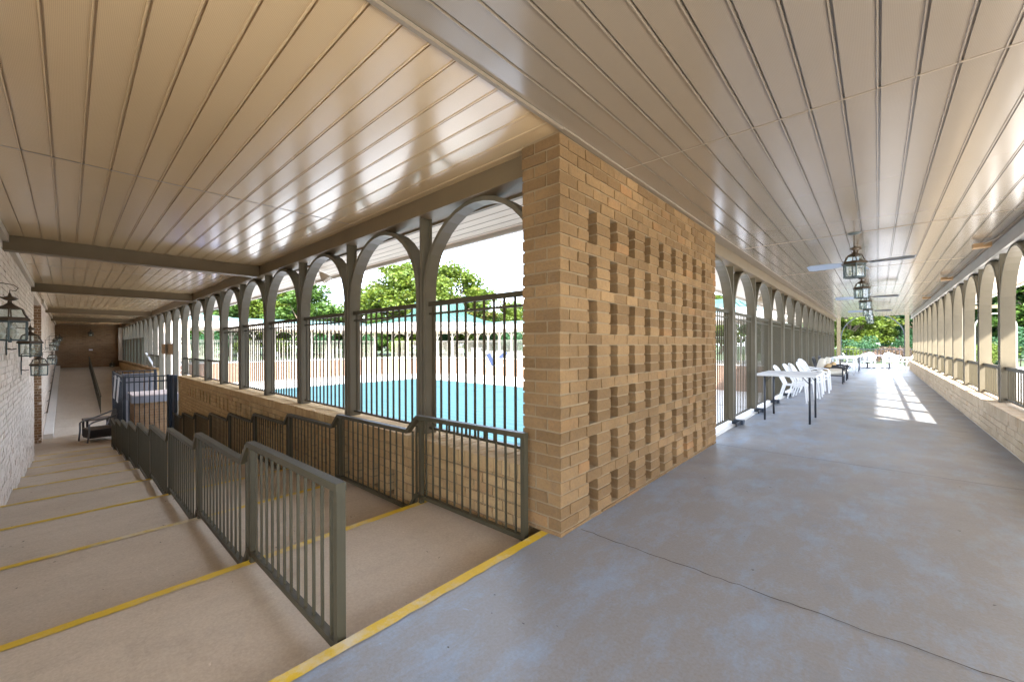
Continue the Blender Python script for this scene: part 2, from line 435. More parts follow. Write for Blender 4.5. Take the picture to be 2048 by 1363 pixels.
# control joints and the crack across the slab
def joint(pts, w, name='floor_joint'):
    m = MB(); vs = []
    for i, (x, y) in enumerate(pts):
        vs += [(x - 0.0, y - w * (0.5 + 0.5 * random.random()), 0.004), (x, y + w * (0.5 + 0.5 * random.random()), 0.004)]
    fs = [(2 * i, 2 * i + 2, 2 * i + 3, 2 * i + 1) for i in range(len(pts) - 1)]
    m.raw(vs, fs); return m
JOINTM = simple('joint_dirt', (0.06, 0.05, 0.042), 0.95, var=0.4, vscale=30)
k = 60
pj = joint([(-1.43 + 2.5 * i / k, 2.24 + random.uniform(-0.006, 0.006) + 0.004 * math.sin(i * 0.9)) for i in range(k + 1)], 0.0035)
pj2 = joint([(-1.44 + 2.5 * i / 30, 5.24 + random.uniform(-0.002, 0.002)) for i in range(31)], 0.004)
pj.raw(pj2.v, pj2.f)
tag(pj.build('floor_joint', JOINTM), kind='structure')
st = MB()
for i in range(9):
    st.box(NX[i + 1], NX[i] - 0.0005, WY - 0.05, 2.07, -2.6, NZ[i + 1])
tag(st.build('steps', STEPC), kind='structure')
lf = MB(); lf.box(-20.0, NX[-1] - 0.0005, -1.3, 5.0, -2.6, LOWZ)
tag(lf.build('lower_floor', STEPC), kind='structure')
rp = MB()
RX0, RX1, RZ1 = -18.6, -34.4, 0.02
NR = 13
for i in range(NR):
    xa = RX0 + (RX1 - RX0) * i / NR; xb = RX0 + (RX1 - RX0) * (i + 1) / NR
    za = LOWZ + 0.004 + (RZ1 - LOWZ) * i / NR; zb = LOWZ + 0.004 + (RZ1 - LOWZ) * (i + 1) / NR
    xa -= 0.008; xb += 0.008
    rp.raw([(xa, WY, za), (xb, WY, zb), (xb, 2.06, zb), (xa, 2.06, za), (xa, WY, za - 0.3), (xb, WY, zb - 0.3), (xb, 2.06, zb - 0.3), (xa, 2.06, za - 0.3)],
           [(0, 3, 2, 1), (0, 1, 5, 4), (1, 2, 6, 5), (2, 3, 7, 6), (3, 0, 4, 7)])
rp.raw([(RX0, WY, LOWZ - 0.004), (RX1, WY, RZ1 - 0.008), (RX1, 2.06, RZ1 - 0.008), (RX0, 2.06, LOWZ - 0.004)], [(0, 3, 2, 1)])
tag(rp.build('ramp', RAMPC), kind='structure')
# yellow nosings
ny = MB()
def nosing(xe, z, y0, y1, w):
    n = 40; vs = []
    for i in range(n + 1):
        y = y0 + (y1 - y0) * i / n
        vs += [(xe, y, z + 0.004), (xe + w * (1 + random.uniform(-0.07, 0.07)), y, z + 0.004)]
    ny.raw(vs, [(2 * i, 2 * i + 1, 2 * i + 3, 2 * i + 2) for i in range(n)])
nosing(NX[0], 0.0, WY, PY0 - 0.004, 0.062)
for i in range(1, 10): nosing(NX[i], NZ[i], WY, 2.05, 0.062)
tag(ny.build('step_markings', YELLOW), kind='structure')
dk = MB(); quad(dk, -36.0, PX0, 2.34, 30, DECK)
tag(dk.build('pool_deck', DECKC), kind='structure')
te = MB(); te.box(-16, NX[0] - 0.001, -14, -0.851, -1.0, -0.05)  # unseen terrace, added to bounce daylight into the stepped walkway
tag(te.build('bounce_terrace', RAMPC), kind='structure')
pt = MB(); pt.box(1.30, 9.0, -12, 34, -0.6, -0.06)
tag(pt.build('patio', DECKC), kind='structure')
nf = MB(); nf.box(-41, NX[0] - 0.03, 26.05, 33.9, -1.9, -0.004); nf.box(-41, -36.0, 1.0, 26.05, -1.9, -0.004)
nf.raw([(-36, 20.2, -0.004), (-29.8, 26.05, -0.004), (-36, 26.05, -0.004)], [(0, 1, 2)])
tag(nf.build('far_walkway', DECKC), kind='structure')
curb = MB(); curb.box(-1.78, -1.56, PY1 + 0.004, 26.2, -0.3, 0.012)
tag(curb.build('curb', DECKC), kind='structure')

# ------------------------------------------------------------------ brick screen
scr = empty('brick_screen', (0, 0, 0), label='tan brick pierced screen wall with rows of narrow slots at the corner', cat='brick wall')
def scr_slots(c):
    if c < 0 or c > 26 or c % 4 == 3: return []
    return [(0.333 + 0.2995 * i, 0.333 + 0.2995 * i + 0.113 + random.uniform(-0.004, 0.004)) for i in range(9)]
brick_wall(scr, (PX1, PY0, 0), (0, 1, 0), (1, 0, 0), PY1 - PY0, 0.0, CZ, PX1 - PX0, slots=scr_slots, corner=True)
# parapet of the left walkway
par = empty('parapet_wall', (0, 0, 0), label='low tan brick parapet with rowlock sill below the arcade beside the steps', cat='brick wall')
def par_slots(c):
    out = []
    for b in range(8):
        x = PX0 - (LX0 - PIT * b)          # distance along wall (u = -x)
        cs = (-3, -2, -1) if b < 2 else (-1, 0, 1)
        if b == 7: continue
        if c in cs:
            for i in range(4): out.append((x + 0.235 + 0.3 * i, x + 0.355 + 0.3 * i))
        if b < 2 and c in (-11, -10, -9):
            for i in range(4): out.append((x + 0.235 + 0.3 * i, x + 0.355 + 0.3 * i))
    return out
brick_wall(par, (PX0 - 0.002, PY0 + 0.006, 0), (-1, 0, 0), (0, -1, 0), 12.75, -1.7, 0.29, 0.30, slots=par_slots, mat=BRICKP)
def rowlock(root, x0, x1, y0, y1, z0, z1, axis='x', mat=BRICK):
    m = MB(); mo = MB(); p = 0.0775
    a, b = (x0, x1) if axis == 'x' else (y0, y1)
    t = a
    while t < b - 0.03:
        e = min(t + p - 0.009, b)
        if axis == 'x': m.box(t, e, y0, y1, z0, z1 + random.uniform(-0.002, 0.002), 0.0012)
        else: m.box(x0, x1, t, e, z0, z1 + random.uniform(-0.002, 0.002), 0.0012)
        t += p
    mo.box(x0 + 0.004, x1 - 0.004, y0 + 0.005, y1 - 0.005, z0 + 0.001, z1 - 0.005)
    m.build('sill', mat, root); mo.build('sill_mortar', MORTARW if mat is BRICKL else MORTAR, root)
rowlock(par, -14.52, PX0 - 0.003, PY0 - 0.006, 2.40, 0.292, 0.39, mat=BRICKP)
bp_ = MB(); bp_.box(-14.50, PX0 - 0.02, PY0 + 0.15, PY0 + 0.28, -1.7, 0.288); bp_.build('slot_light_block', MORTAR, par)  # added slab blocks light through the slots so they turn darker
# second parapet beside the ramp
par2 = empty('parapet_wall', (0, 0, 0), label='far tan brick parapet beside the ramp under the screened arches', cat='brick wall')
brick_wall(par2, (-19.95, PY0 + 0.006, 0), (-1, 0, 0), (0, -1, 0), 14.4, -1.7, 0.30, 0.30, mat=BRICKP)
rowlock(par2, -34.35, -19.95, PY0 - 0.006, 2.40, 0.302, 0.40)
# house walls
hw = empty('house_wall', (0, 0, 0), label='long buff brick house wall left of the steps carrying lanterns', cat='brick wall')
brick_wall(hw, (-6.0, WY, 0), (-1, 0, 0), (0, 1, 0), 7.96, -1.85, CZ - 0.0, 0.3, mat=BRICKW, full=False)
blk = MB(); blk.box(-6.0, NX[0] - 0.06, -0.85, WY, -2.0, 0.95); blk.box(-6.0, NX[0] - 0.06, -0.85, WY, 0.951, CZ + 0.02)
blk.build('plain_section', BRICKW, hw)
hw2 = empty('house_wall', (0, 0, 0), label='buff brick wall beside the ramp beyond the dark alcove', cat='brick wall')
brick_wall(hw2, (-17.75, WY, 0), (-1, 0, 0), (0, 1, 0), 16.6, -1.85, CZ, 0.3, mat=BRICKW, full=False)
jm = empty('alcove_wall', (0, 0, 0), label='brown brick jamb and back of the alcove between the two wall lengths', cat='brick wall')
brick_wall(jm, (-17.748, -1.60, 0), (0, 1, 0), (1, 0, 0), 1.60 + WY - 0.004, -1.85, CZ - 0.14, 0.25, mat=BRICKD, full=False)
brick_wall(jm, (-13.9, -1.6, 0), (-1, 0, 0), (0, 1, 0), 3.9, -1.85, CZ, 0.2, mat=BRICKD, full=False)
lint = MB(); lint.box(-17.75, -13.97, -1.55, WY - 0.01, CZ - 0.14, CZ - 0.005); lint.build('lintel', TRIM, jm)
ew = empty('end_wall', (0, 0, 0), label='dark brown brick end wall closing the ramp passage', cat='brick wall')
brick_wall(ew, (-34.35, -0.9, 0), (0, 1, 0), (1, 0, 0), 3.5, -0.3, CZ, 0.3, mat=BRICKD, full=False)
nb = MB(); nb.box(-34.34, -34.0, 2.03, 2.38, 0.40, CZ - 0.18); nb.build('corner_pier', BRICKW, ew)
# low wall at the right of the right walkway
lw = empty('low_wall', (0, 0, 0), label='low buff brick wall with rowlock sill under the right arcade', cat='brick wall')
brick_wall(lw, (1.085, -3.6, 0), (0, 1, 0), (-1, 0, 0), 29.8, 0.0, 0.33, 0.30, mat=BRICKL)
rowlock(lw, 1.068, 1.40, -3.6, 26.2, 0.332, 0.43, axis='y', mat=BRICKL)
# far retaining walls of the court
fw = empty('retaining_wall', (0, 0, 0), label='sunlit pinkish brick retaining wall on the far sides of the pool court', cat='brick wall')
m = MB()
m.raw([(-35.97, 2.4, DECK - 0.1), (-35.97, 20.18, DECK - 0.1), (-29.79, 26.02, DECK - 0.1), (PX0, 26.02, DECK - 0.1),
       (-35.97, 2.4, -0.03), (-35.97, 20.18, -0.03), (-29.79, 26.02, -0.03), (PX0, 26.02, -0.03)],
      [(0, 1, 5, 4), (1, 2, 6, 5), (2, 3, 7, 6)])
m.build('brickwork', FARBRICK, fw)
m = MB()
m.box(-36.25, -35.94, 2.4, 20.2, -0.03, 0.03); m.box(-29.8, PX0, 25.99, 26.3, -0.03, 0.03)
m.bar((-36, 20.2, 0), (-29.8, 26.05, 0), 0.3, 0.06)
m.build('coping', DECKC, fw)
sw = empty('court_wall', (0, 0, 0), label='brick wall on the pool side below the right walkway', cat='brick wall')
m = MB(); m.box(PX0 - 0.02, NX[0] - 0.02, PY1, 26.0, DECK - 0.1, -0.02); m.box(PX0 - 0.02, NX[0]-0.02, 2.36, PY1, DECK - 0.1, -0.02)
m.build('brickwork', FARBRICK, sw)
# brick stub with slots at the far end of the court (seen through the opening)
fs_ = empty('brick_screen', (0, 0, 0), label='small pale brick screen with slots seen through the pool opening', cat='brick wall')
def fs_slots(c):
    if c < -16 or c > 24 or c % 4 == 3: return []
    return [(0.25 + 0.72 * i, 0.25 + 0.72 * i + 0.17) for i in range(4)]
brick_wall(fs_, (-33.6, 2.45, 0), (0, 1, 0), (1, 0, 0), 2.9, DECK, 2.75, 0.2, slots=fs_slots, mat=BRICKW)

# ------------------------------------------------------------------ ceilings / roofs
def boards(axis, a0, a1, b0, b1, brk, mat, parent, z=CZ, name='ceiling_boards'):
    """pan ceiling: boards run along axis from a0..a1, laid across from b0..b1; brk = cross joints"""
    m = MB(); prof = [(0.0, 0.0), (0.125, 0.0), (0.1275, -0.005), (0.1335, -0.005), (0.135, 0.012), (0.1425, 0.012)]
    P = 0.144
    segs = [a0] + sorted(q for q in brk if a0 < q < a1) + [a1]
    for s in range(len(segs) - 1):
        x0 = segs[s] + 0.004; x1 = segs[s + 1] - 0.004
        b = b0; ring = []
        while b < b1:
            for (q, h) in prof:
                ring.append((min(b + q, b1), z + h))
            b += P
        ring.append((b1, z))
        vs = []
        for (q, h) in ring:
            if axis == 'x': vs += [(x0, q, h), (x1, q, h)]
            else: vs += [(q, x0, h), (q, x1, h)]
        fs = []
        for i in range(len(ring) - 1):
            t = (2 * i, 2 * i + 1, 2 * i + 3, 2 * i + 2)
            fs.append(t if axis == 'y' else t[::-1])
        m.raw(vs, fs)
    return m.build(name, mat, parent)
rl = empty('walkway_roof', (0, 0, 0), label='roof with beige plank metal ceiling over the stepped left walkway', cat='roof')
brL = [-4.30, -10.08, -16.2, -23.8, -30.2]
boards('x', -34.35, -1.44, -0.50 - 0.144 * 8 + 0.005, 2.16, brL, CEILX, rl)
m = MB()
for q in brL: m.box(q - 0.007, q + 0.007, -1.6, 2.16, CZ - 0.002, CZ + 0.004)
m.build('cross_joint', SEAM, rl)
m = MB(); m.box(-1.446, -1.424, -3.6, PY0 - 0.01, CZ - 0.02, CZ - 0.0005)
m.build('edge_trim', SEAM, rl)
m = MB(); m.box(-34.3, -17.76, WY + 0.001, WY + 0.05, CZ - 0.085, CZ - 0.002); m.box(-13.95, -3.0, WY + 0.001, WY + 0.05, CZ - 0.085, CZ - 0.002)
m.build('wall_moulding', TRIM, rl)
m = MB(); m.box(-36, PX0 - 0.1, 2.40, 3.42, CZ + 0.004, CZ + 0.02); m.build('soffit', SOFF, rl)
m = MB()
for i in range(7): m.box(-36, PX0 - 0.1, 2.50 + 0.14 * i, 2.503 + 0.14 * i, CZ + 0.001, CZ + 0.0045)
m.build('soffit_joint', BEAM, rl)
m = MB(); m.box(-36, PX0 + 0.0, 3.42, 3.47, CZ - 0.045, CZ + 0.45); m.build('fascia', FASC, rl)
m = MB(); m.box(-40, PX0 - 0.0, -3.6, 3.5, CZ + 0.05, CZ + 0.5); m.build('roof_deck', GREENR, rl)
rr = empty('walkway_roof', (0, 0, 0), label='roof with pale plank metal ceiling over the straight right walkway', cat='roof')
brR = [2.86, 6.375, 9.40, 12.5, 15.6, 18.7, 21.8, 24.9]
boards('y', -3.6, 26.2, -1.4225, 1.16, [-0.3] + brR, CEILY, rr)
m = MB()
for q in brR: m.box(-1.4215, 1.16, q - 0.007, q + 0.007, CZ - 0.002, CZ + 0.004)
m.build('cross_joint', SEAM, rr)
m = MB(); m.box(-1.4595, -1.4215, PY0 - 0.009, PY1, CZ - 0.012, CZ + 0.01); m.box(-1.5445, -1.4215, PY1 + 0.001, 26.2, CZ - 0.010, CZ + 0.01); m.box(1.12, 1.145, -3.6, 26.2, CZ - 0.02, CZ - 0.0005); m.build('edge_trim', SEAM, rr)
m = MB(); m.box(1.40, 2.35, -3.6, 26, CZ + 0.004, CZ + 0.02); m.build('soffit', SOFF, rr)
m = MB(); m.box(2.35, 2.40, -3.6, 26, CZ - 0.045, CZ + 0.45); m.build('fascia', FASC, rr)
m = MB(); m.box(-2.92, -1.77, 3.47, 26, CZ + 0.004, CZ + 0.02); m.build('soffit', SOFF, rr)
m = MB(); m.box(-2.97, -2.92, 3.47, 26, CZ - 0.045, CZ + 0.45); m.build('fascia', FASC, rr)
m = MB(); m.box(-2.97, 2.4, -3.6, 26.0, CZ + 0.05, CZ + 0.5); m.build('roof_deck', GREENR, rr)
# beams
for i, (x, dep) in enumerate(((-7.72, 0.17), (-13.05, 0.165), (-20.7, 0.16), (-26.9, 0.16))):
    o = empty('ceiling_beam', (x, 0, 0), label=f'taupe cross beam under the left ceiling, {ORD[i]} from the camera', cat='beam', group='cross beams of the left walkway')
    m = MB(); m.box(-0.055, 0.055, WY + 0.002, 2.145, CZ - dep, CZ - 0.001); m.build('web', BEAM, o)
    m = MB(); m.box(-0.085, 0.085, WY + 0.003, 2.143, CZ - dep - 0.012, CZ - dep - 0.0005); m.build('flange', BEAM, o)
def girder(label, x0, x1, y0, y1, zb, mat=None):
    mat = mat or BEAM
    o = empty('eaves_beam', (0, 0, 0), label=label, cat='beam')
    m = MB(); m.box(x0, x1, y0, y1, zb, CZ - 0.0015); m.build('web', mat, o)
    m = MB()
    if x1 - x0 > y1 - y0: m.box(x0, x1, y1 - 0.02, y1 + 0.012, zb - 0.02, zb - 0.0005)
    else: m.box(x0 - 0.012, x0 + 0.02, y0, y1, zb - 0.02, zb - 0.0005)
    m.build('lip', mat, o)
    return o
girder('taupe eaves beam along the top of the left arcade', -34.3, PX0 + 0.004, 2.15, 2.40, 2.385)
girder('taupe eaves beam above the fenced arcade beyond the brick screen', -1.77, -1.545, PY1 + 0.003, 26.2, 2.375)
girder('pale eaves beam above the low wall on the right', 1.145, 1.40, -3.6, 26.2, 2.375, PALEB)

# ------------------------------------------------------------------ arcades
def arch_path(w, z0, zs, n=18):
    r = w / 2; pts = [(-r, z0)]
    pts.append((-r, zs * 0.5 + z0 * 0.5)); pts.append((-r, zs))
    for i in range(1, n): 
        t = math.pi - math.pi * i / n
        pts.append((r * math.cos(t), zs + r * math.sin(t)))
    pts += [(r, zs), (r, zs * 0.5 + z0 * 0.5), (r, z0)]
    return pts
def make_post(z0, z1, mat=POST):
    """post standing at origin; bay direction = local x, depth = local y (0..)"""
    o = empty('arcade_post')
    m = MB(); m.box(-0.016, 0.016, -0.0, 0.085, z0, z1); m.box(-0.045, 0.045, 0.086, 0.098, z0, z1); m.build('shaft', mat, o)
    m = MB(); m.box(-0.05, 0.05, -0.012, 0.11, z0, z0 + 0.012); m.build('base_plate', mat, o)
    return o
def make_arch(w, z0, ztop, mat=POST, dep=0.125):
    o = empty('arch_frame'); r = w / 2
    m = MB(); p = [(x, dep / 2, z) for x, z in arch_path(w, z0, ztop - r)]
    m.strip(p, dep, 0.03, (0, 1, 0)); m.build('band', mat, o)
    m = MB(); p = [(x, 0.0, z) for x, z in arch_path(w - 0.012, z0 + 0.002, ztop - r)]
    m.strip(p, 0.008, 0.034, (0, 1, 0)); m.build('edge_bead', mat, o)
    return o
def make_panel(w, zb, zt, mid=0.11, n=10, mat=RAIL, tw=0.042, clips=True):
    o = empty('railing_panel'); y = 0.055
    m = MB(); m.bar((-w / 2, y, zt - tw / 2), (w / 2, y, zt - tw / 2), 0.036, tw); m.build('top_rail', mat, o)
    if mid:
        m = MB(); m.bar((-w / 2, y, zt - mid), (w / 2, y, zt - mid), 0.022, 0.018); m.build('middle_rail', mat, o)
    m = MB(); m.bar((-w / 2, y, zb + 0.012), (w / 2, y, zb + 0.012), 0.026, 0.022); m.build('bottom_rail', mat, o)
    for i in range(n):
        x = -w / 2 + w * (i + 0.5) / n
        m = MB(); m.box(x - 0.0075, x + 0.0075, y - 0.0075, y + 0.0075, zb + 0.02, zt - tw + 0.002); m.build('picket', mat, o)
    return o
def make_panel_far(w, zb, zt, mat, n=12, t=0.012):
    o = empty('railing_panel'); y = 0.055
    m = MB(); m.bar((-w / 2, y, zt - 0.02), (w / 2, y, zt - 0.02), 0.04, 0.04); m.build('top_rail', mat, o)
    m = MB(); m.bar((-w / 2, y, zt - 0.13), (w / 2, y, zt - 0.13), 0.025, 0.025); m.build('middle_rail', mat, o)
    m = MB(); m.bar((-w / 2, y, zb + 0.03), (w / 2, y, zb + 0.03), 0.03, 0.03); m.build('bottom_rail', mat, o)
    m = MB()
    for i in range(n):
        x = -w / 2 + w * (i + 0.5) / n; m.box(x - t, x + t, y - 0.01, y + 0.01, zb + 0.03, zt - 0.03)
    m.build('pickets', mat, o)
    return o
def place(proto, x, y, rz, label, group, state):
    o = proto if not state else copy_tree(proto)
    state.append(o)
    o.location = (x, y, 0); o.rotation_euler = (0, 0, rz)
    o['label'] = label; o['group'] = group
    return o
AW = PIT - 0.10
for o_, c_ in (('p', 0),): pass
# --- left arcade (court side of the steps); local x -> world -x so "front" (local y=0) faces the walkway
pL = make_post(0.39, 2.385); pL['category'] = 'post'; sL = []
aL = make_arch(AW, 0.39, 2.375); aL['category'] = 'arch'; saL = []
hi = make_panel(AW - 0.02, 0.43, 1.605, n=12); hi['category'] = 'railing'; sh = []
lo = make_panel(AW - 0.02, 0.43, 0.89, mid=0, tw=0.04); lo['category'] = 'railing'; sl = []
pO = None
nP = 22
for k in range(nP):
    x = LX0 - PIT * k
    if x < -34.3: break
    if k in (9, 10): continue                       # opening (posts there stand lower)
    place(pL, x, AY, 0, f'slim taupe steel post of the left arcade, {ORD[k]} from the brick screen', 'posts of the left arcade', sL)
for k in range(-1, nP - 1):
    x = LX0 - PIT * (k + 0.5)
    if x < -34.2: break
    if k in (8, 9, 10): continue
    place(aL, x, AY, 0, f'taupe steel arch of the left arcade, {ORD[k + 1]} from the brick screen', 'arches of the left arcade', saL)
    if k <= 4 and k > -2:
        place(hi, x, AY, 0, f'tall picket railing panel under the left arcade arch {ORD[k + 1]} from the brick screen', 'tall railing panels beside the steps', sh)
    elif k in (5, 6, 7):
        place(lo, x, AY, 0, f'low picket railing panel on the left parapet, {ORD[k - 5]} past the tall panels', 'low railing panels of the left arcade', sl)
    elif k in (11, 12, 13):
        place(lo, x, AY, 0, f'low picket railing panel beside the ramp, {ORD[k - 11]} past the pool opening', 'low railing panels of the left arcade', sl)
# opening: taller posts and arches standing on the lower floor
pO = make_post(LOWZ, 2.385); pO['category'] = 'post'; sO = []
aO = make_arch(AW, LOWZ, 2.375); aO['category'] = 'arch'; saO = []
for k, side in ((9, 'right'), (10, 'left')):
    place(pO, LX0 - PIT * k, AY, 0, f'tall taupe post standing on the lower floor at the {side} of the pool opening', 'tall posts of the pool opening', sO)
for k in (8, 9, 10):
    place(aO, LX0 - PIT * (k + 0.5), AY, 0, f'tall taupe arch over the pool opening, {ORD[k - 8]} from the near parapet', 'tall arches of the pool opening', saO)
# screened panels at the far end
def make_screen(w, zb, zt):
    o = empty('screen_panel')
    m = MB(); y = 0.055
    m.box(-w / 2, w / 2, y - 0.004, y + 0.004, zb, zt - 0.02); m.build('mesh', MESHG, o)
    m = MB(); m.bar((-w / 2, y, zt), (w / 2, y, zt), 0.03, 0.04); m.build('top_rail', RAIL, o)
    m = MB(); m.bar((-w / 2, y, zt - 0.12), (w / 2, y, zt - 0.12), 0.02, 0.02); m.build('middle_rail', RAIL, o)
    return o
sp_ = make_screen(AW - 0.02, 0.42, 1.60); sp_['category'] = 'screen panel'; ss = []
for k in range(14, 21):
    x = LX0 - PIT * (k + 0.5)
    place(sp_, x, AY, 0, f'pale green mesh screen panel over the ramp parapet, {ORD[k - 14]} from the pool opening', 'mesh screen panels beside the ramp', ss)

# --- right walkway, left arcade (local +y must point away from walkway = world -x): rz = +90deg maps y->-x, x->y
H90 = math.pi / 2
pR = make_post(0.06, 2.375); pR['category'] = 'post'; s1 = []
aR = make_arch(AW, 0.06, 2.37); aR['category'] = 'arch'; s2 = []
hR = make_panel(AW - 0.02, 0.075, 1.71, n=13); hR['category'] = 'railing'; s3 = []
bl = empty('foot_block'); bl['category'] = 'foot block'
m = MB(); m.box(-0.055, 0.055, -0.03, 0.12, 0.014, 0.078, 0.001); m.build('block', NAVYM, bl)
m = MB(); m.box(-0.3, 0.056, 0.0, 0.012, 0.02, 0.07); m.build('strap', BLACKM, bl)
s4 = []
for k in range(14):
    y = RY0 + PIT * k
    if y > 26: break
    place(pR, AXL, y, H90, f'taupe post of the fenced arcade, {ORD[k]} beyond the brick screen', 'posts of the fenced arcade', s1)
    o = place(bl, AXL + 0.10, y, H90, f'dark block at the foot of the fenced arcade post, {ORD[k]} beyond the screen', 'foot blocks of the fenced arcade', s4)
for k in range(-1, 13):
    y = RY0 + PIT * (k + 0.5)
    place(aR, AXL, y, H90, f'taupe arch of the fenced arcade, {ORD[k + 1]} beyond the brick screen', 'arches of the fenced arcade', s2)
    place(hR, AXL, y, H90, f'tall picket fence panel of the fenced arcade, {ORD[k + 1]} beyond the brick screen', 'tall fence panels right of the court', s3)
# --- right walkway, right arcade (front faces -x): rz=-90 maps y->+x
pQ = make_post(0.43, 2.375); pQ['category'] = 'post'; s5 = []
aQ = make_arch(AW, 0.43, 2.37); aQ['category'] = 'arch'; s6 = []
lQ = make_panel(AW - 0.02, 0.46, 0.895, mid=0, n=11); lQ['category'] = 'railing'; s7 = []
QY0 = 8.24
for k in range(-1, 13):
    y = QY0 + PIT * k
    place(pQ, AXR, y, -H90, f'taupe post on the low right wall, {ORD[k + 1]} from the right picture edge', 'posts of the right arcade', s5)
    if k < 12:
        y2 = y + PIT / 2
        place(aQ, AXR, y2, -H90, f'taupe arch over the low right wall, {ORD[k + 1]} from the right picture edge', 'arches of the right arcade', s6)
        place(lQ, AXR, y2, -H90, f'low picket railing on the right wall, {ORD[k + 1]} from the right picture edge', 'low railing panels of the right arcade', s7)

# ------------------------------------------------------------------ stair railings
def stair_rail(Y, label, H=0.735, xend=-1.66):
    o = empty('stair_railing', (0, 0, 0), label=label, cat='railing')
    top = MB(); bot = MB(); tz = lambda i: NZ[i] + H + 0.0
    xs = [xend] + [NX[i] - 0.0 for i in range(1, 10)]
    pts = []
    for i in range(1, 10):
        xa = xs[i - 1] if i == 1 else NX[i - 1] - 0.16
        xb = NX[i] - 0.01
        za = NZ[i] + H
        if i == 1: top.bar((xa + 0.017, Y, za), (xb, Y, za - 0.02), 0.044, 0.034)
        else: top.bar((xa, Y, za), (xb, Y, za - 0.02), 0.044, 0.034)
        bot.bar((xa, Y, NZ[i] + 0.07), (xb - 0.02, Y, NZ[i] + 0.06), 0.034, 0.03)
        if i < 9:
            top.bar((xb, Y, za - 0.02), (NX[i] - 0.16, Y, NZ[i + 1] + H), 0.0435, 0.034)
            bot.bar((xb - 0.02, Y, NZ[i] + 0.06), (NX[i] - 0.14, Y, NZ[i + 1] + 0.07), 0.034, 0.028)
        x = xa - 0.0; n = 12
        lo_, hi_ = (xb + 0.07, xa - 0.03)
        for k in range(n):
            px = lo_ + (hi_ - lo_) * (k + 0.5) / n
            m = MB(); m.box(px - 0.0058, px + 0.0058, Y - 0.0058, Y + 0.0058, NZ[i] + 0.075, za - 0.012); m.build('picket', RAIL, o)
        # post by the nosing
        m = MB(); px = NX[i] + 0.035
        m.box(px - 0.017, px + 0.017, Y - 0.017, Y + 0.017, NZ[i] - 0.0, za - 0.025)
        m.build('post', RAIL, o)
        if i < 9:
            for q in (0.035, 0.09):
                m = MB(); px = NX[i] - q; m.box(px - 0.007, px + 0.007, Y - 0.007, Y + 0.007, NZ[i] - 0.03 - q * 0.3, za - 0.06 - q); m.build('picket', RAIL, o)
    m = MB(); m.box(xend - 0.017, xend + 0.017, Y - 0.0185, Y + 0.0185, NZ[1], NZ[1] + H + 0.0175); m.build('end_post', RAIL, o)
    top.build('top_rail', RAIL, o); bot.build('bottom_rail', RAIL, o)
    return o
stair_rail(0.755, 'saw-tooth taupe stair railing with pickets down the middle of the steps')
stair_rail(1.985, 'saw-tooth taupe stair railing with pickets against the brick parapet', xend=-1.70)

# ramp handrail + kerb
rh = empty('ramp_railing', (0, 0, 0), label='grey green picket handrail running up the middle of the ramp', cat='railing')
rz = lambda x: LOWZ + (RZ1 - LOWZ) * (x - RX0) / (RX1 - RX0)
m = MB(); m.bar((-21.3, 0.79, rz(-21.3) + 0.66), (-33.9, 0.79, rz(-33.9) + 0.66), 0.04, 0.05); m.build('top_rail', RAIL, rh)
m = MB(); m.bar((-21.3, 0.79, rz(-21.3) + 0.1), (-33.9, 0.79, rz(-33.9) + 0.1), 0.03, 0.03); m.build('bottom_rail', RAIL, rh)
for i in range(90):
    x = -21.35 - i * 0.139
    m = MB(); m.box(x - 0.008, x + 0.008, 0.782, 0.798, rz(x) + (0 if i % 10 == 0 else 0.1), rz(x) + 0.65); m.build('picket', RAIL, rh)
kb = empty('ramp_kerb', (0, 0, 0), label='pale concrete kerb along the wall side of the ramp', cat='kerb')
m = MB(); m.raw([(-18.4, WY + 0.01, LOWZ), (-34.3, WY + 0.01, RZ1), (-34.3, WY + 0.2, RZ1), (-18.4, WY + 0.2, LOWZ),
                 (-18.4, WY + 0.01, LOWZ + 0.14), (-34.3, WY + 0.01, RZ1 + 0.14), (-34.3, WY + 0.2, RZ1 + 0.14), (-18.4, WY + 0.2, LOWZ + 0.14)],
                [(4, 7, 6, 5), (2, 6, 7, 3), (3, 7, 4, 0), (0, 4, 5, 1)])
m.build('kerb_body', DECKC, kb)
wr = empty('wall_handrail', (0, 0, 0), label='dark sloping pipe handrail on the wall above the ramp kerb', cat='handrail')
m = MB(); m.tube([(-19.4, WY + 0.06, rz(-19.4) + 0.60), (-34.2, WY + 0.06, rz(-34.2) + 0.6)], 0.016, 8); m.build('pipe', BRONZE, wr)
for i in range(8):
    x = -19.6 - 2.0 * i
    m = MB(); m.tube([(x, WY, rz(x) + 0.55), (x, WY + 0.06, rz(x) + 0.6)], 0.01, 6); m.build('bracket', BRONZE, wr)

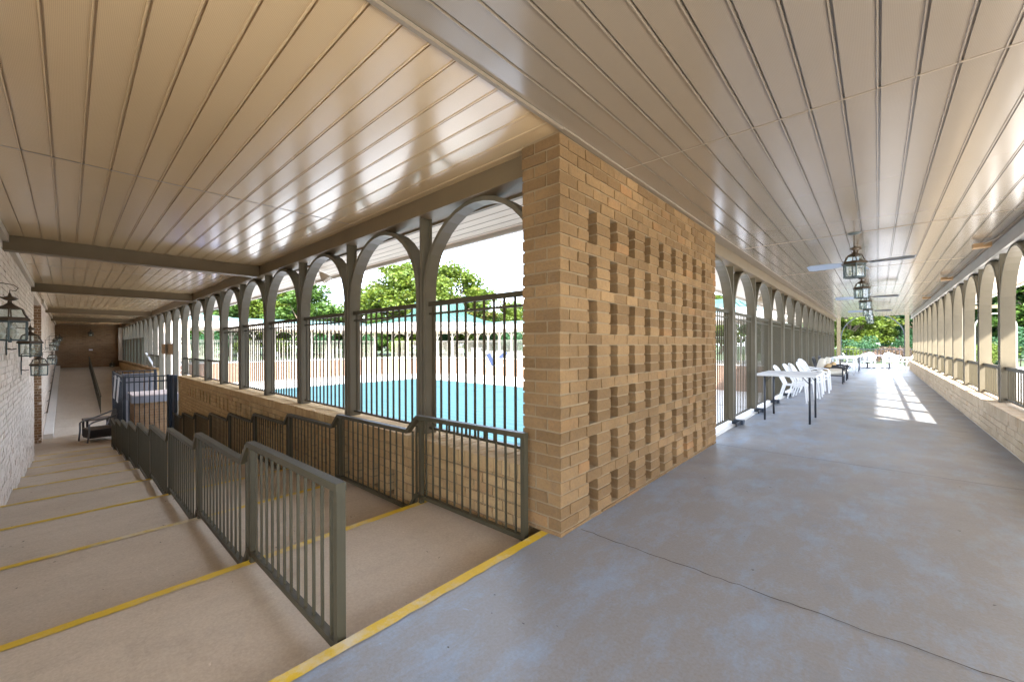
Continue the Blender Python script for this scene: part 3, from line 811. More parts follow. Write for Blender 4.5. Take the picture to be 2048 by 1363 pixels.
# ------------------------------------------------------------------ lanterns
def lantern_body(o):
    """hexagonal glass lantern, base of cage at z=0, about 0.38 high, under empty o"""
    r = 0.102; H = 0.165; rot = R(0)
    m = MB()
    c6 = [(math.cos(R(60 * i)), math.sin(R(60 * i))) for i in range(6)]
    for x, y in c6: m.bar((x * r, y * r, 0.0), (x * (r + 0.004), y * (r + 0.004), H), 0.011)
    for z, q in ((0.006, r), (H - 0.004, r + 0.004)):
        for i in range(6):
            a = c6[i]; b = c6[(i + 1) % 6]; m.bar((a[0] * q, a[1] * q, z), (b[0] * q, b[1] * q, z), 0.01, 0.012)
    m.build('cage', VERDI, o)
    m = MB()
    for i in range(6):
        a = c6[i]; b = c6[(i + 1) % 6]; q = r - 0.001
        m.raw([(a[0] * q, a[1] * q, 0.01), (b[0] * q, b[1] * q, 0.01), (b[0] * q, b[1] * q, H), (a[0] * q, a[1] * q, H)], [(0, 1, 2, 3)])
    m.build('panes', GLASS, o)
    prof = [(0.128, H), (0.126, H + 0.022), (0.108, H + 0.032), (0.09, H + 0.06), (0.078, H + 0.1)]
    m = MB(); m.lathe([(0.10, H - 0.001), (0.128, H), (0.126, H + 0.02), (0.11, H + 0.03)], 6, smooth=False, rot=rot)
    for x, y in c6:
        for (ra, za), (rb, zb) in zip(prof[2:-1], prof[3:]): m.bar((x * ra, y * ra, za), (x * rb, y * rb, zb), 0.009)
    m.lathe([(0.08, H + 0.098), (0.078, H + 0.104), (0.035, H + 0.13), (0.014, H + 0.15), (0.012, H + 0.168)], 6, smooth=False)
    m.build('hood', BRONZE, o)
    m = MB(); m.lathe([(0.107, H + 0.03), (0.089, H + 0.06), (0.077, H + 0.1)], 6, smooth=False); m.build('hood_panes', GLASS, o)
    m = MB(); m.lathe([(0.008, H + 0.165), (0.03, H + 0.172), (0.05, H + 0.186), (0.03, H + 0.198), (0.012, H + 0.206), (0.006, H + 0.23), (0.0, H + 0.232)], 14); m.build('finial', BRONZE, o)
    m = MB()
    for i in range(3):
        a = R(120 * i + 20); x, y = 0.04 * math.cos(a), 0.04 * math.sin(a)
        m.lathe([(0.004, 0.02), (0.02, 0.055), (0.021, 0.06), (0.011, 0.062), (0.010, 0.095), (0.0, 0.096)], 10, (x, y, 0))
    m.build('candles', CANDLE, o)
    m = MB()
    for i in range(3):
        a = R(120 * i + 20); x, y = 0.04 * math.cos(a), 0.04 * math.sin(a)
        m.lathe([(0.006, 0.095), (0.015, 0.112), (0.013, 0.125), (0.003, 0.152), (0.0, 0.153)], 10, (x, y, 0))
    m.build('bulbs', BULB, o)
    m = MB(); m.lathe([(0.0, -0.014), (0.012, -0.012), (0.012, 0.0), (0.05, 0.004), (0.1, 0.006)], 6, smooth=False); m.build('base', VERDI, o)
# hanging lanterns
hl = empty('hanging_lantern'); hl['category'] = 'lantern'
lantern_body(hl)
m = MB()
z = 0.395
for i in range(5):
    zc = 0.42 + i * 0.022; a = 0 if i % 2 else math.pi / 2
    ring = [(0.008 * math.cos(t) * math.cos(a), 0.008 * math.cos(t) * math.sin(a), zc + 0.015 * math.sin(t)) for t in [2 * math.pi * k / 8 for k in range(9)]]
    m.tube(ring, 0.0026, 5, caps=False)
ring = [(0.0, 0.014 * math.cos(t), 0.403 + 0.014 * math.sin(t)) for t in [2 * math.pi * k / 10 for k in range(11)]]
m.tube(ring, 0.003, 5, caps=False)
m.build('chain', BRONZE, hl)
m = MB(); m.lathe([(0.0, 0.525), (0.02, 0.522), (0.06, 0.512 + 0.018), (0.066, 0.54), (0.0, 0.54)], 18); m.build('canopy', VERDI, hl)
sH = []
nmH = ['nearest, over the folding table side', 'second from the camera', 'third from the camera', 'fourth from the camera', 'fifth from the camera', 'sixth and farthest']
for i in range(6):
    o = place(hl, -0.205, 6.39 + 2.96 * i, R(42), f'hexagonal glass lantern hanging from the right walkway ceiling, {nmH[i]}', 'lanterns hanging in the right walkway', sH)
    o.location.z = 2.0
# wall lanterns: local +y points away from wall
wl = empty('wall_lantern'); wl['category'] = 'lantern'
lantern_body(wl)
m = MB(); m.lathe([(0.0, -0.0), (0.001, 0.0)], 8)
m = MB(); m.box(-0.035, 0.035, -0.195, -0.185, 0.02, 0.25); m.build('back_plate', VERDI, wl)
m = MB()
m.tube([(0, -0.188, 0.36), (0, -0.10, 0.36), (0, -0.02, 0.356), (0, 0, 0.345)], 0.0055, 6)
m.tube([(0, -0.188, 0.23), (0, -0.188, 0.36)], 0.007, 6)
m.tube([(0, -0.188, 0.10), (0, -0.15, 0.09), (0, -0.11, 0.10)], 0.008, 6)
m.build('arm', BRONZE, wl)
m = MB(); m.tube([(0, -0.16, 0.40), (0, -0.12, 0.45), (0, -0.04, 0.475), (0, 0.02, 0.465), (0, 0.045, 0.44), (0, 0.03, 0.415), (0, 0.0, 0.42), (0, 0, 0.39)], 0.0035, 6); m.build('scroll', BRONZE, wl)
sW = []
for i, (x, zb, nm) in enumerate(((-5.33, 1.255, 'nearest, at the left picture edge'), (-7.98, 1.085, 'second along the house wall'),
                                 (-10.28, 0.735, 'third, lowest before the dark alcove'), (-15.57, 0.735, 'fourth, in front of the alcove'),
                                 (-20.1, 1.09, 'fifth, beyond the alcove'), (-24.0, 1.28, 'sixth, farthest on the house wall'))):
    yy = WY + 0.197
    if i == 3: yy = WY + 0.197; x = -17.98
    o = place(wl, x, yy, 0, f'bronze and glass wall lantern on the left, {nm}', 'wall lanterns of the left walkway', sW)
    o.location.z = zb if i != 3 else 0.70
for (y, zb, nm) in ((0.87, 1.85, 'high on the brown end wall'), (1.75, 0.0, 'low on the brown end wall by the parapet corner'), (-0.35, 1.55, 'in the corner of the brown end wall')):
    o = place(wl, -34.15, y, -H90, f'bronze and glass wall lantern {nm}', 'wall lanterns of the left walkway', sW)
    o.location.z = zb
sb = MB(); sb.box(-34.36, -34.29, 0.80, 0.95, 1.0, 1.08); o = sb.build('alarm_box', PLAST); tag(o, 'small white box fixed on the brown end wall', 'alarm box')

# ------------------------------------------------------------------ ceiling fans
fan = empty('ceiling_fan'); fan['category'] = 'ceiling fan'
m = MB(); m.lathe([(0.0, 0.0), (0.05, 0.005), (0.075, 0.03), (0.08, 0.07), (0.05, 0.1), (0.015, 0.11), (0.012, 0.22), (0.04, 0.225), (0.045, 0.25), (0.0, 0.25)], 18); m.build('motor', BRONZE, fan)
for i in range(4):
    a = R(90 * i); ca, sa = math.cos(a), math.sin(a)
    def P(r, w, z): return (r * ca - w * sa, r * sa + w * ca, z)
    m = MB()
    top = [P(0.13, -0.04, 0.03), P(0.30, -0.06, 0.020), P(0.52, -0.065, 0.016), P(0.57, -0.045, 0.024), P(0.58, 0.04, 0.066), P(0.53, 0.065, 0.078), P(0.30, 0.06, 0.074), P(0.13, 0.04, 0.064)]
    vs = top + [(x, y, z - 0.006) for x, y, z in top]
    m.raw(vs, [tuple(range(8)), tuple(range(15, 7, -1))] + [(k, k + 8, (k + 1) % 8 + 8, (k + 1) % 8) for k in range(8)])
    m.build('blade', FANB, fan)
    m = MB(); m.bar(P(0.06, 0, 0.05), P(0.18, 0, 0.045), 0.03, 0.008); m.build('blade_arm', BRONZE, fan)
sF = []
for i, (y, a) in enumerate(((7.45, -7), (13.0, 4), (18.5, 12))):
    o = place(fan, -0.205, y, R(a), f'grey bladed ceiling fan behind the hanging lanterns, {ORD[i]} from the camera', 'ceiling fans of the right walkway', sF)
    o.location.z = CZ - 0.25
# small beige junction boxes at the right beam
jb = empty('junction_box'); jb['category'] = 'light box'
m = MB(); m.box(-0.12, 0.04, -0.06, 0.06, -0.055, 0.0, 0.001); m.build('box', WOODP, jb)
m = MB(); m.tube([(-0.03, -0.06, -0.02), (0.06, -0.2, 0.015), (0.09, -0.5, 0.03), (0.09, -1.2, 0.032)], 0.007, 6); m.build('conduit', TRIM, jb)
sJ = []
for i, y in enumerate((8.0, 11.6, 16.0)):
    o = place(jb, 1.05, y, 0, f'small tan box with conduit at the right ceiling edge, {ORD[i]} from the camera', 'boxes at the right ceiling edge', sJ)
    o.location.z = CZ - 0.04

# floodlights under the soffits
def flood(x, y, z, rz, label, n=2):
    o = empty('flood_light', (x, y, z), rz, label, 'flood light')
    m = MB(); m.lathe([(0.0, 0.0), (0.05, 0.0), (0.05, -0.03), (0.012, -0.035), (0.012, -0.07), (0.0, -0.07)], 12); m.build('mount', TRIM, o)
    for i in range(n):
        d = (-0.05 if n == 2 and i == 0 else 0.05) if n == 2 else 0.0
        m = MB(); m.lathe([(0.018, -0.06), (0.03, -0.085), (0.045, -0.11), (0.075, -0.19), (0.085, -0.25), (0.08, -0.25), (0.0, -0.2)], 16, (0, 0, 0))
        b = m.build('shade', TRIM, o); b.rotation_euler = (R(28 if i else -10), R(-35 if i else 32) if n == 2 else 0, 0); b.location = (d, 0, 0)
    return o
flood(-7.35, 2.95, CZ, 0, 'twin bell flood light under the soffit outside the left arcade, nearer one')
flood(-10.9, 2.85, CZ, 0, 'single bell flood light under the soffit outside the left arcade, farther one', 1)
flood(-2.30, 8.0, CZ, 0, 'bell flood light under the soffit outside the fenced arcade, nearer one', 1)
flood(-2.30, 12.4, CZ, 0, 'bell flood light under the soffit outside the fenced arcade, farther one', 1)

# ------------------------------------------------------------------ plastic chairs
def make_chair(detail=True, mat=PLAST):
    """white resin armchair facing local +y, width 0.46, height 0.74"""
    o = empty('plastic_chair'); o['category'] = 'chair'
    W = 0.20; D = 0.19; SH = 0.36
    m = MB()
    n = 7
    vs = []; 
    for j in range(n):
        y = -D + 2 * D * j / (n - 1); zc = SH + 0.02 * (j / (n - 1)) - 0.015 * math.sin(math.pi * j / (n - 1)) - (0.02 if j == n - 1 else 0)
        for i in range(5):
            x = -W + 2 * W * i / 4; vs.append((x, y, zc - 0.012 * (1 - (x / W) ** 2)))
    b = len(vs); vs += [(x, y, z - 0.016) for x, y, z in vs]
    fs = []
    for j in range(n - 1):
        for i in range(4):
            q = (j * 5 + i, j * 5 + i + 1, (j + 1) * 5 + i + 1, (j + 1) * 5 + i); fs.append(q); fs.append(tuple(b + t for t in q[::-1]))
    edge = [i for i in range(5)] + [5 * j + 4 for j in range(1, n)] + [5 * (n - 1) + i for i in (3, 2, 1, 0)] + [5 * j for j in range(n - 2, 0, -1)]
    for i in range(len(edge)):
        a, c = edge[i], edge[(i + 1) % len(edge)]; fs.append((a, b + a, b + c, c))
    m.raw(vs, fs); m.build('seat', mat, o)
    # back : rounded frame + slats
    def bp(x, h):   # point on the reclined, curved back
        return Vector((x, -D - 0.005 - 0.17 * h / 0.36 - 0.03 * (1 - (x / 0.2) ** 2) + 0.03, SH + h))
    m = MB(); fr = [bp(-0.185, 0.0), bp(-0.195, 0.12), bp(-0.195, 0.22), bp(-0.17, 0.31), bp(-0.10, 0.365), bp(0, 0.385), bp(0.10, 0.365), bp(0.17, 0.31), bp(0.195, 0.22), bp(0.195, 0.12), bp(0.185, 0.0)]
    m.tube(fr, [0.016, 0.018, 0.019, 0.021, 0.023, 0.024, 0.023, 0.021, 0.019, 0.018, 0.016], 7)
    m.bar(bp(-0.18, 0.03), bp(0.18, 0.03), 0.03, 0.014)
    for i in range(6):
        x = -0.135 + 0.054 * i; hh = 0.375 - 0.9 * x * x * 4
        m.bar(bp(x, 0.02), bp(x * 0.95, min(0.375, hh)), 0.03, 0.009, up=(0, -1, 0.4))
    m.build('backrest', mat, o)
    for s in (-1, 1):
        m = MB(); a = [bp(s * 0.195, 0.20), Vector((s * 0.225, -0.08, SH + 0.17)), Vector((s * 0.235, 0.06, SH + 0.165)), Vector((s * 0.232, 0.15, SH + 0.145)), Vector((s * 0.225, 0.185, SH + 0.10))]
        m.strip(a, 0.045, 0.02, (1, 0, 0)); m.build('arm', mat, o)
        m = MB(); m.bar((s * 0.225, 0.18, SH + 0.11), (s * 0.215, 0.215, 0.0), 0.05, 0.03, up=(0, 1, 0), w2=0.034, h2=0.022); m.build('leg', mat, o)
        m = MB(); m.bar((s * 0.185, -D + 0.02, SH + 0.02), (s * 0.205, -D - 0.09, 0.0), 0.045, 0.03, up=(0, 1, 0), w2=0.032, h2=0.022); m.build('leg', mat, o)
    return o
ch = make_chair(); sC = []
def chair(x, y, rz, label, group='white plastic chairs', z=0.0, tilt=0):
    o = place(ch, x, y, rz, label, group, sC); o.location.z = z
    return o
chair(-1.29, 10.28, -H90 + 0.03, 'white plastic armchair standing nearest the folding table')
chair(-1.21, 10.98, -H90 - 0.02, 'white plastic armchair, second behind the folding table', )
chair(-1.15, 11.30, -H90 - 0.02, 'white plastic armchair close behind the second one at the fence')
chair(-1.13, 12.35, -H90 - 0.18, 'white plastic armchair lowest of the stack before the cushioned armchairs')
chair(-1.10, 12.40, -H90 - 0.18, 'white plastic armchair on top of the stack before the cushioned armchairs', z=0.075)
# end patio chairs
for i, (x, y, a, t) in enumerate(((-0.42, 25.9, 0, 'with its back to the walkway at the left end table'), (0.45, 26.05, 0, 'with its back to the walkway at the right end table'),
                                  (1.12, 26.6, H90 + 0.3, 'turned sideways at the right end of the end tables'), (-0.95, 26.5, -H90, 'turned sideways at the left end of the end tables'),
                                  (0.95, 27.1, H90, 'behind the sideways chair at the right end table'), (-0.3, 27.5, math.pi, 'facing the camera beyond the left end table'),
                                  (0.42, 27.6, math.pi, 'facing the camera beyond the right end table'), (-1.55, 24.3, -H90, 'behind the long white table by the fence'),
                                  (4.2, 20.6, 1.0, 'out on the sunny patio beyond the right arcade'), (4.9, 23.6, -2.0, 'farther out on the sunny patio beyond the right arcade'))):
    chair(x, y, a, f'white plastic armchair {t}', z=0.0 if x < 3 else -0.06)
# folding table
def table(name, x, y, sx, sy, h, top, leg, label, cat, rz=0.0, th=0.035, brace=True, group=None):
    o = empty(name, (x, y, 0), rz, label, cat, group)
    m = MB(); b = 0.03
    m.box(-sx / 2, sx / 2, -sy / 2, sy / 2, h - th, h); m.build('tabletop', top, o)
    for a in (-1, 1):
        for c in (-1, 1):
            px, py = a * (sx / 2 - 0.09), c * (sy / 2 - 0.10)
            m = MB(); m.tube([(px, py, 0), (px, py, h - th)], 0.0145 if leg is not PLAST else 0.03, 8); m.build('leg', leg, o)
            if brace:
                m = MB(); m.tube([(px, py, h - th - 0.11), (px - a * 0.09, py, h - th - 0.004)], 0.006, 6); m.build('brace', leg, o)
    return o
table('folding_table', -1.045, 7.84, 0.76, 0.95, 0.74, TABTOP, BLACKM, 'grey white folding table on black legs beside the fence', 'table')
table('plastic_table', -1.0, 21.4, 0.8, 2.3, 0.66, PLAST, PLAST, 'long white plastic table past the cushioned armchairs', 'table', brace=False)
table('plastic_table', -0.92, 23.9, 0.8, 1.5, 0.66, PLAST, NAVYM, 'white table with dark legs behind the long white table', 'table', brace=False)
def ped_table(x, y, label):
    o = empty('pedestal_table', (x, y, 0), 0, label, 'table', 'round tables at the end of the walkway')
    m = MB(); m.lathe([(0.0, 0.60), (0.42, 0.60), (0.43, 0.615), (0.42, 0.63), (0.0, 0.63)], 24); m.build('tabletop', PLAST, o)
    m = MB(); m.tube([(0, 0, 0.03), (0, 0, 0.6)], 0.035, 10); m.build('column', BLACKM, o)
    m = MB(); m.bar((-0.3, 0, 0.025), (0.3, 0, 0.025), 0.06, 0.04); m.bar((0, -0.3, 0.026), (0, 0.3, 0.026), 0.058, 0.04); m.build('base', BLACKM, o)
ped_table(-0.38, 26.75, 'round white table on a black cross base, left one at the walkway end')
ped_table(0.42, 26.85, 'round white table on a black cross base, right one at the walkway end')
# iron armchairs
def iron_chair(x, y, label):
    o = empty('iron_armchair', (x, y, 0), -H90, label, 'armchair', 'cushioned armchairs by the fence')
    W = 0.34; D = 0.30; SH = 0.24
    m = MB(); m.bar((-W, D, SH), (W, D, SH), 0.03, 0.03); m.bar((-W, -D, SH), (W, -D, SH), 0.03, 0.03)
    m.bar((-W, -D, SH), (-W, D, SH), 0.03, 0.03); m.bar((W, -D, SH), (W, D, SH), 0.03, 0.03); m.build('seat_frame', BLACKM, o)
    for a in (-1, 1):
        m = MB(); m.bar((a * W, D, 0), (a * W, D, 0.50), 0.034); m.build('leg', BLACKM, o)
        m = MB(); m.bar((a * W, -D - 0.05, 0), (a * W, -D, 0.3), 0.034); m.build('leg', BLACKM, o)
        m = MB(); arm = [(a * W, -D - 0.06, 0.44), (a * W, -0.1, 0.475), (a * W, 0.15, 0.485), (a * W, D + 0.05, 0.46), (a * W, D + 0.09, 0.42), (a * W, D + 0.05, 0.39), (a * W, D + 0.02, 0.42)]
        m.tube(arm, 0.018, 8)
        m.build('arm', BLACKM, o)
    m = MB(); m.tube([(-W, -D, 0.28), (-W, -D - 0.14, 0.74)], 0.016, 8); m.tube([(W, -D, 0.28), (W, -D - 0.14, 0.74)], 0.016, 8)
    top = [(-W + 2 * W * t / 12, -D - 0.14 - 0.01 * math.sin(t), 0.74 + 0.045 * math.sin(math.pi * t / 12) + (0.02 if t in (3, 9) else 0)) for t in range(13)]
    m.tube(top, 0.016, 8); m.tube([(p[0], p[1] + 0.01, p[2] - 0.09) for p in top], 0.012, 6)
    for t in range(1, 12, 2):
        m.tube([(-W + 2 * W * t / 12, -D, 0.28), top[t]], 0.009, 6)
    m.build('back_frame', BLACKM, o)
    def cushion(cx, cy, cz, sx, sy, sz, rx, mat, nm, rz=0):
        m = MB(); vs = []; fs = []; n = 8; mm = 10
        for i in range(n + 1):
            ph = -math.pi / 2 + math.pi * i / n
            for k in range(mm * 2):
                th = math.pi * k / mm
                def se(c, e): return math.copysign(abs(c) ** e, c)
                vs.append((sx * se(math.cos(ph), 0.4) * se(math.cos(th), 0.4), sy * se(math.cos(ph), 0.4) * se(math.sin(th), 0.4), sz * se(math.sin(ph), 0.7)))
        q = mm * 2
        for i in range(n):
            for k in range(q): fs.append((i * q + k, i * q + (k + 1) % q, (i + 1) * q + (k + 1) % q, (i + 1) * q + k))
        m.raw(vs, fs, True); b = m.build(nm, mat, o); b.location = (cx, cy, cz); b.rotation_euler = (rx, 0, rz)
    cushion(0, 0.02, 0.32, 0.32, 0.32, 0.075, 0, CUSH, 'seat_cushion')
    cushion(0, -0.24, 0.54, 0.29, 0.09, 0.22, R(-14), CUSH, 'back_cushion')
    cushion(0.06, -0.08, 0.47, 0.19, 0.06, 0.13, R(-28), PILL, 'pillow', 0.2)
iron_chair(-1.08, 16.0, 'black iron armchair with cream cushions and tan pillow, nearer of the pair')
iron_chair(-1.06, 17.6, 'black iron armchair with cream cushions and tan pillow, farther of the pair')

# ------------------------------------------------------------------ lower floor: wicker chair, gate, counter
wc = empty('wicker_armchair', (-17.1, 0.60, LOWZ), R(196), 'black wicker armchair with grey tube arms on the lower floor', 'armchair')
m = MB(); m.box(-0.27, 0.27, -0.27, 0.27, 0.10, 0.34, 0.004); m.build('seat_skirt', WICK, wc)
m = MB(); m.box(-0.27, 0.27, -0.27, 0.28, 0.342, 0.375, 0.003); m.build('seat', WICKT, wc)
m = MB(); m.raw([(-0.25, -0.27, 0.34), (0.25, -0.27, 0.34), (0.27, -0.40, 0.84), (-0.27, -0.40, 0.84), (-0.25, -0.31, 0.34), (0.25, -0.31, 0.34), (0.27, -0.44, 0.84), (-0.27, -0.44, 0.84)],
             [(0, 1, 2, 3), (7, 6, 5, 4), (0, 4, 5, 1), (1, 5, 6, 2), (2, 6, 7, 3), (3, 7, 4, 0)]); m.build('backrest', WICK, wc)
for a in (-1, 1):
    m = MB(); m.tube([(a * 0.29, -0.42, 0.80), (a * 0.32, -0.25, 0.72), (a * 0.33, 0.0, 0.63), (a * 0.33, 0.22, 0.58), (a * 0.32, 0.31, 0.52), (a * 0.31, 0.31, 0.3), (a * 0.30, 0.34, 0.0)], 0.022, 8); m.build('arm', WICKG, wc)
    m = MB(); m.tube([(a * 0.28, -0.36, 0.6), (a * 0.28, -0.24, 0.35), (a * 0.29, -0.34, 0.0)], 0.02, 8); m.build('leg', WICKG, wc)
wt = empty('wicker_table', (-18.0, 0.60, LOWZ), R(8), 'low black wicker side table with brown top behind the wicker armchair', 'table')
m = MB(); m.box(-0.3, 0.3, -0.3, 0.3, 0.50, 0.54, 0.002); m.build('tabletop', WICKT, wt)
for a in (-1, 1):
    for c in (-1, 1):
        m = MB(); m.box(a * 0.27 - 0.025, a * 0.27 + 0.025, c * 0.27 - 0.025, c * 0.27 + 0.025, 0, 0.5); m.build('leg', WICK, wt)

def bar_fence(name, a, b, zb, zt, n, label, cat, post=(True, True), mat=BLACKM, pw=0.07):
    o = empty(name, (0, 0, 0), label=label, cat=cat)
    A = Vector((a[0], a[1], 0)); B = Vector((b[0], b[1], 0))
    for q, use in ((A, post[0]), (B, post[1])):
        if use:
            m = MB(); m.box(q.x - pw / 2, q.x + pw / 2, q.y - pw / 2, q.y + pw / 2, zb, zt + 0.01); m.build('post', mat, o)
    for zz, nm in ((zt - 0.02, 'top_rail'), (zt - 0.16, 'middle_rail'), (zb + 0.12, 'bottom_rail')):
        m = MB(); m.bar((A.x, A.y, zz), (B.x, B.y, zz), 0.03, 0.035); m.build(nm, mat, o)
    for i in range(n):
        p = A.lerp(B, (i + 1) / (n + 1))
        m = MB(); m.box(p.x - 0.009, p.x + 0.009, p.y - 0.009, p.y + 0.009, zb + 0.1, zt - 0.02); m.build('picket', mat, o)
    return o
bar_fence('pool_gate', (-15.05, 1.0), (-15.05, 1.92), LOWZ, 0.40, 8, 'black metal pool gate with bars facing the steps', 'gate')
bar_fence('pool_fence', (-15.2, 0.98), (-18.4, 0.98), LOWZ, 0.42, 22, 'black metal fence side running back from the pool gate', 'fence', (False, True))
bar_fence('pool_fence', (-18.4, 1.05), (-18.4, 2.0), LOWZ, 0.42, 6, 'black metal fence panel behind the brick counter', 'fence', (False, True))
gp = empty('gate_post', (-14.78, 1.97, 0), label='wide dark blue steel post joining the pool gate to the parapet end', cat='post')
m = MB(); m.box(-0.24, -0.13, -0.05, 0.05, LOWZ, 0.40); m.build('post_front', NAVYM, gp)
m = MB(); m.box(-0.125, 0.22, 0.0, 0.08, LOWZ, 0.41); m.build('side_plate', NAVYM, gp)
for i, (x, s) in enumerate(((-15.6, 'nearer'), (-16.8, 'farther'))):
    o = empty('notice_sheet', (x, 0.93, 0.02), 0, f'pale sheet hung on the pool fence, {s} one', 'notice', 'pale sheets on the pool fence')
    m = MB(); m.raw([(-0.26, 0, 0.34), (0.26, 0, 0.34), (0.30, -0.03, -0.12), (0.26, -0.04, -0.34), (-0.26, -0.04, -0.34), (-0.26, 0.008, 0.34), (0.26, 0.008, 0.34), (0.30, -0.022, -0.12), (0.26, -0.032, -0.34), (-0.26, -0.032, -0.34)],
                    [(0, 4, 3, 2, 1), (5, 6, 7, 8, 9), (0, 1, 6, 5), (1, 2, 7, 6), (2, 3, 8, 7), (3, 4, 9, 8), (4, 0, 5, 9)])
    m.build('sheet', PAPER, o)
ct = empty('brick_counter', (0, 0, 0), label='brick counter with grey cap and pinkish top inside the pool fence', cat='counter')
brick_wall(ct, (-15.75, 1.25, 0), (0, 1, 0), (1, 0, 0), 0.95, LOWZ, -0.42, 1.4, mat=BRICKD)
m = MB(); m.box(-17.2, -15.70, 1.2, 2.25, -0.415, -0.22); m.build('cap', GREYC, ct)
m = MB(); m.box(-17.15, -15.72, 1.22, 2.24, -0.218, -0.19); m.build('top_slab', PINKC, ct)
wb = empty('storage_screen', (0, 0, 0), label='dark grey slatted board screen behind the pool fence', cat='screen')
m = MB()
for i in range(9): m.box(-18.75, -18.72, 1.02 + 0.12 * i, 1.13 + 0.12 * i, LOWZ, 0.3)
m.build('boards', GREYC, wb)
bo = empty('sign_board', (-17.8, 2.25, 0), label='plain tan plywood board hung across the pool opening', cat='board')
m = MB(); m.box(-1.3, 1.35, 0.0, 0.03, 0.95, 1.3); m.build('board', WOODP, bo)
ol = MB(); ol.bar((-20.6, 2.22, 0.40), (-22.7, 2.18, 0.93), 0.06, 0.05); o = ol.build('leaning_pole', PLAST); tag(o, 'white pole leaning on the far parapet by the pool opening', 'pole')
def lounger(x, y, a, label):
    o = empty('pool_lounger', (x, y, DECK), a, label, 'sun lounger', 'blue and white loungers on the pool deck')
    m = MB(); m.bar((-0.28, -0.6, 0.3), (-0.28, 0.5, 0.3), 0.05); m.bar((0.28, -0.6, 0.3), (0.28, 0.5, 0.3), 0.05)
    for q in (-0.5, 0.4):
        for s in (-1, 1): m.bar((s * 0.28, q, 0), (s * 0.28, q, 0.3), 0.05)
    m.build('frame', PLAST, o)
    m = MB(); m.box(-0.26, 0.26, -0.6, 0.2, 0.31, 0.33); m.bar((0, 0.2, 0.32), (0, 0.75, 0.95), 0.52, 0.03); m.build('sling', BLUEP, o)
for i, (x, y, a) in enumerate(((-22.4, 3.7, 2.3), (-24.2, 4.6, 2.0), (-20.4, 3.3, 2.5), (-26, 5.6, 2.2))):
    lounger(x, y, a, f'blue sling lounger on white frame on the pool deck, {ORD[i]} seen through the opening')

# ------------------------------------------------------------------ pool
pc = MB()
xs = [-28 + 21.5 * i / 60 for i in range(61)]
vs = [(x, 19.5 + random.uniform(-0.06, 0.06), DECK + 0.03) for x in xs] + [(x, 7.3, DECK + 0.03) for x in xs]
n = len(xs); pc.raw(vs, [(i, i + 1, n + i + 1, n + i)[::-1] for i in range(n - 1)])
o = pc.build('pool_cover', POOLC); tag(o, 'teal pool cover stretched over the swimming pool in the court', 'pool cover')
cp = MB(); cp.box(-28.35, -28.0, 4.7, 19.85, DECK - 0.05, DECK + 0.05); cp.box(-28.0, -3.3, 19.5, 19.85, DECK - 0.05, DECK + 0.05)
o = cp.build('pool_coping', DECKC); tag(o, kind='structure')
pl = empty('pool_lift', (-20.6, 21.2, DECK), R(40), 'white pool lift with navy seat beyond the pool', 'pool lift')
m = MB(); m.box(-0.35, 0.35, -0.3, 0.3, 0.0, 0.12); m.build('base', PLAST, pl)
m = MB(); m.bar((0.1, 0, 0.1), (-0.1, 0, 1.2), 0.13, 0.13); m.build('mast', PLAST, pl)
m = MB(); m.bar((0.35, 0, 1.23), (-0.95, 0, 1.2), 0.1, 0.12); m.build('boom', PLAST, pl)
m = MB(); m.bar((-0.35, 0, 1.25), (-0.75, 0, 2.1), 0.45, 0.28, w2=0.55); m.bar((0.1, 0, 1.8), (0.6, 0, 2.2), 0.5, 0.25); m.build('seat', DBLUE, pl)

# ------------------------------------------------------------------ far walkways around the court
fp = empty('arcade_post'); fp['category'] = 'post'
m = MB(); m.box(-0.075, 0.075, 0, 0.13, 0.0, 2.5); m.build('shaft', FARP, fp)
fa = empty('arch_frame'); fa['category'] = 'arch'
m = MB(); m.strip([(x, 0.06, z) for x, z in arch_path(PIT - 0.12, 0.02, 2.42 - (PIT - 0.12) / 2, 12)], 0.10, 0.045, (0, 1, 0)); m.build('band', FARP, fa)
fr_ = make_panel_far(PIT - 0.16, 0.06, 1.68, FARP, 11, 0.010); fr_['category'] = 'railing'
f1, f2, f3 = [], [], []
run = []
for i in range(13): run.append(((-36.1, 20.0 - PIT * i), H90, 'west'))
dx, dy = 6.2 / 8.52, 5.85 / 8.52
for i in range(1, 6): run.append(((-36.1 + dx * PIT * i * 0.99, 20.2 + dy * PIT * i * 0.99 + 0.05), math.atan2(dy, dx), 'corner'))
for i in range(19): run.append(((-29.7 + PIT * i, 26.15), 0.0, 'north'))
for i, ((x, y), a, side) in enumerate(run):
    w = {'west': 'west side of the court', 'corner': 'cut corner of the court', 'north': 'north side of the court'}[side]
    j = i if side == 'west' else (i - 13 if side == 'corner' else i - 18)
    place(fp, x, y, a, f'cream far arcade post on the {w}, {ORD[j]} along', 'far arcade posts', f1)
    c, s = math.cos(a), math.sin(a)
    sg = -1 if side == 'west' else 1
    qx, qy = x + sg * c * PIT / 2, y + sg * s * PIT / 2
    place(fa, qx, qy, a, f'cream far arcade arch on the {w}, {ORD[j]} along', 'far arcade arches', f2)
    place(fr_, qx, qy, a, f'pale far picket railing on the {w}, {ORD[j]} along', 'far picket railings', f3)
# outer posts of the far walkways
fo = empty('outer_post'); fo['category'] = 'post'
m = MB(); m.lathe([(0.11, 0.0), (0.11, 2.5)], 12); m.build('shaft', FARP, fo); f4 = []
for i in range(5): place(fo, -39.2, 18.5 - 3.6 * i, 0, f'round outer column of the west walkway, {ORD[i]} from the corner', 'outer columns of the far walkways', f4)
for i in range(7): place(fo, -28.5 + 3.6 * i, 29.4, 0, f'round outer column of the north walkway, {ORD[i]} from the corner', 'outer columns of the far walkways', f4)
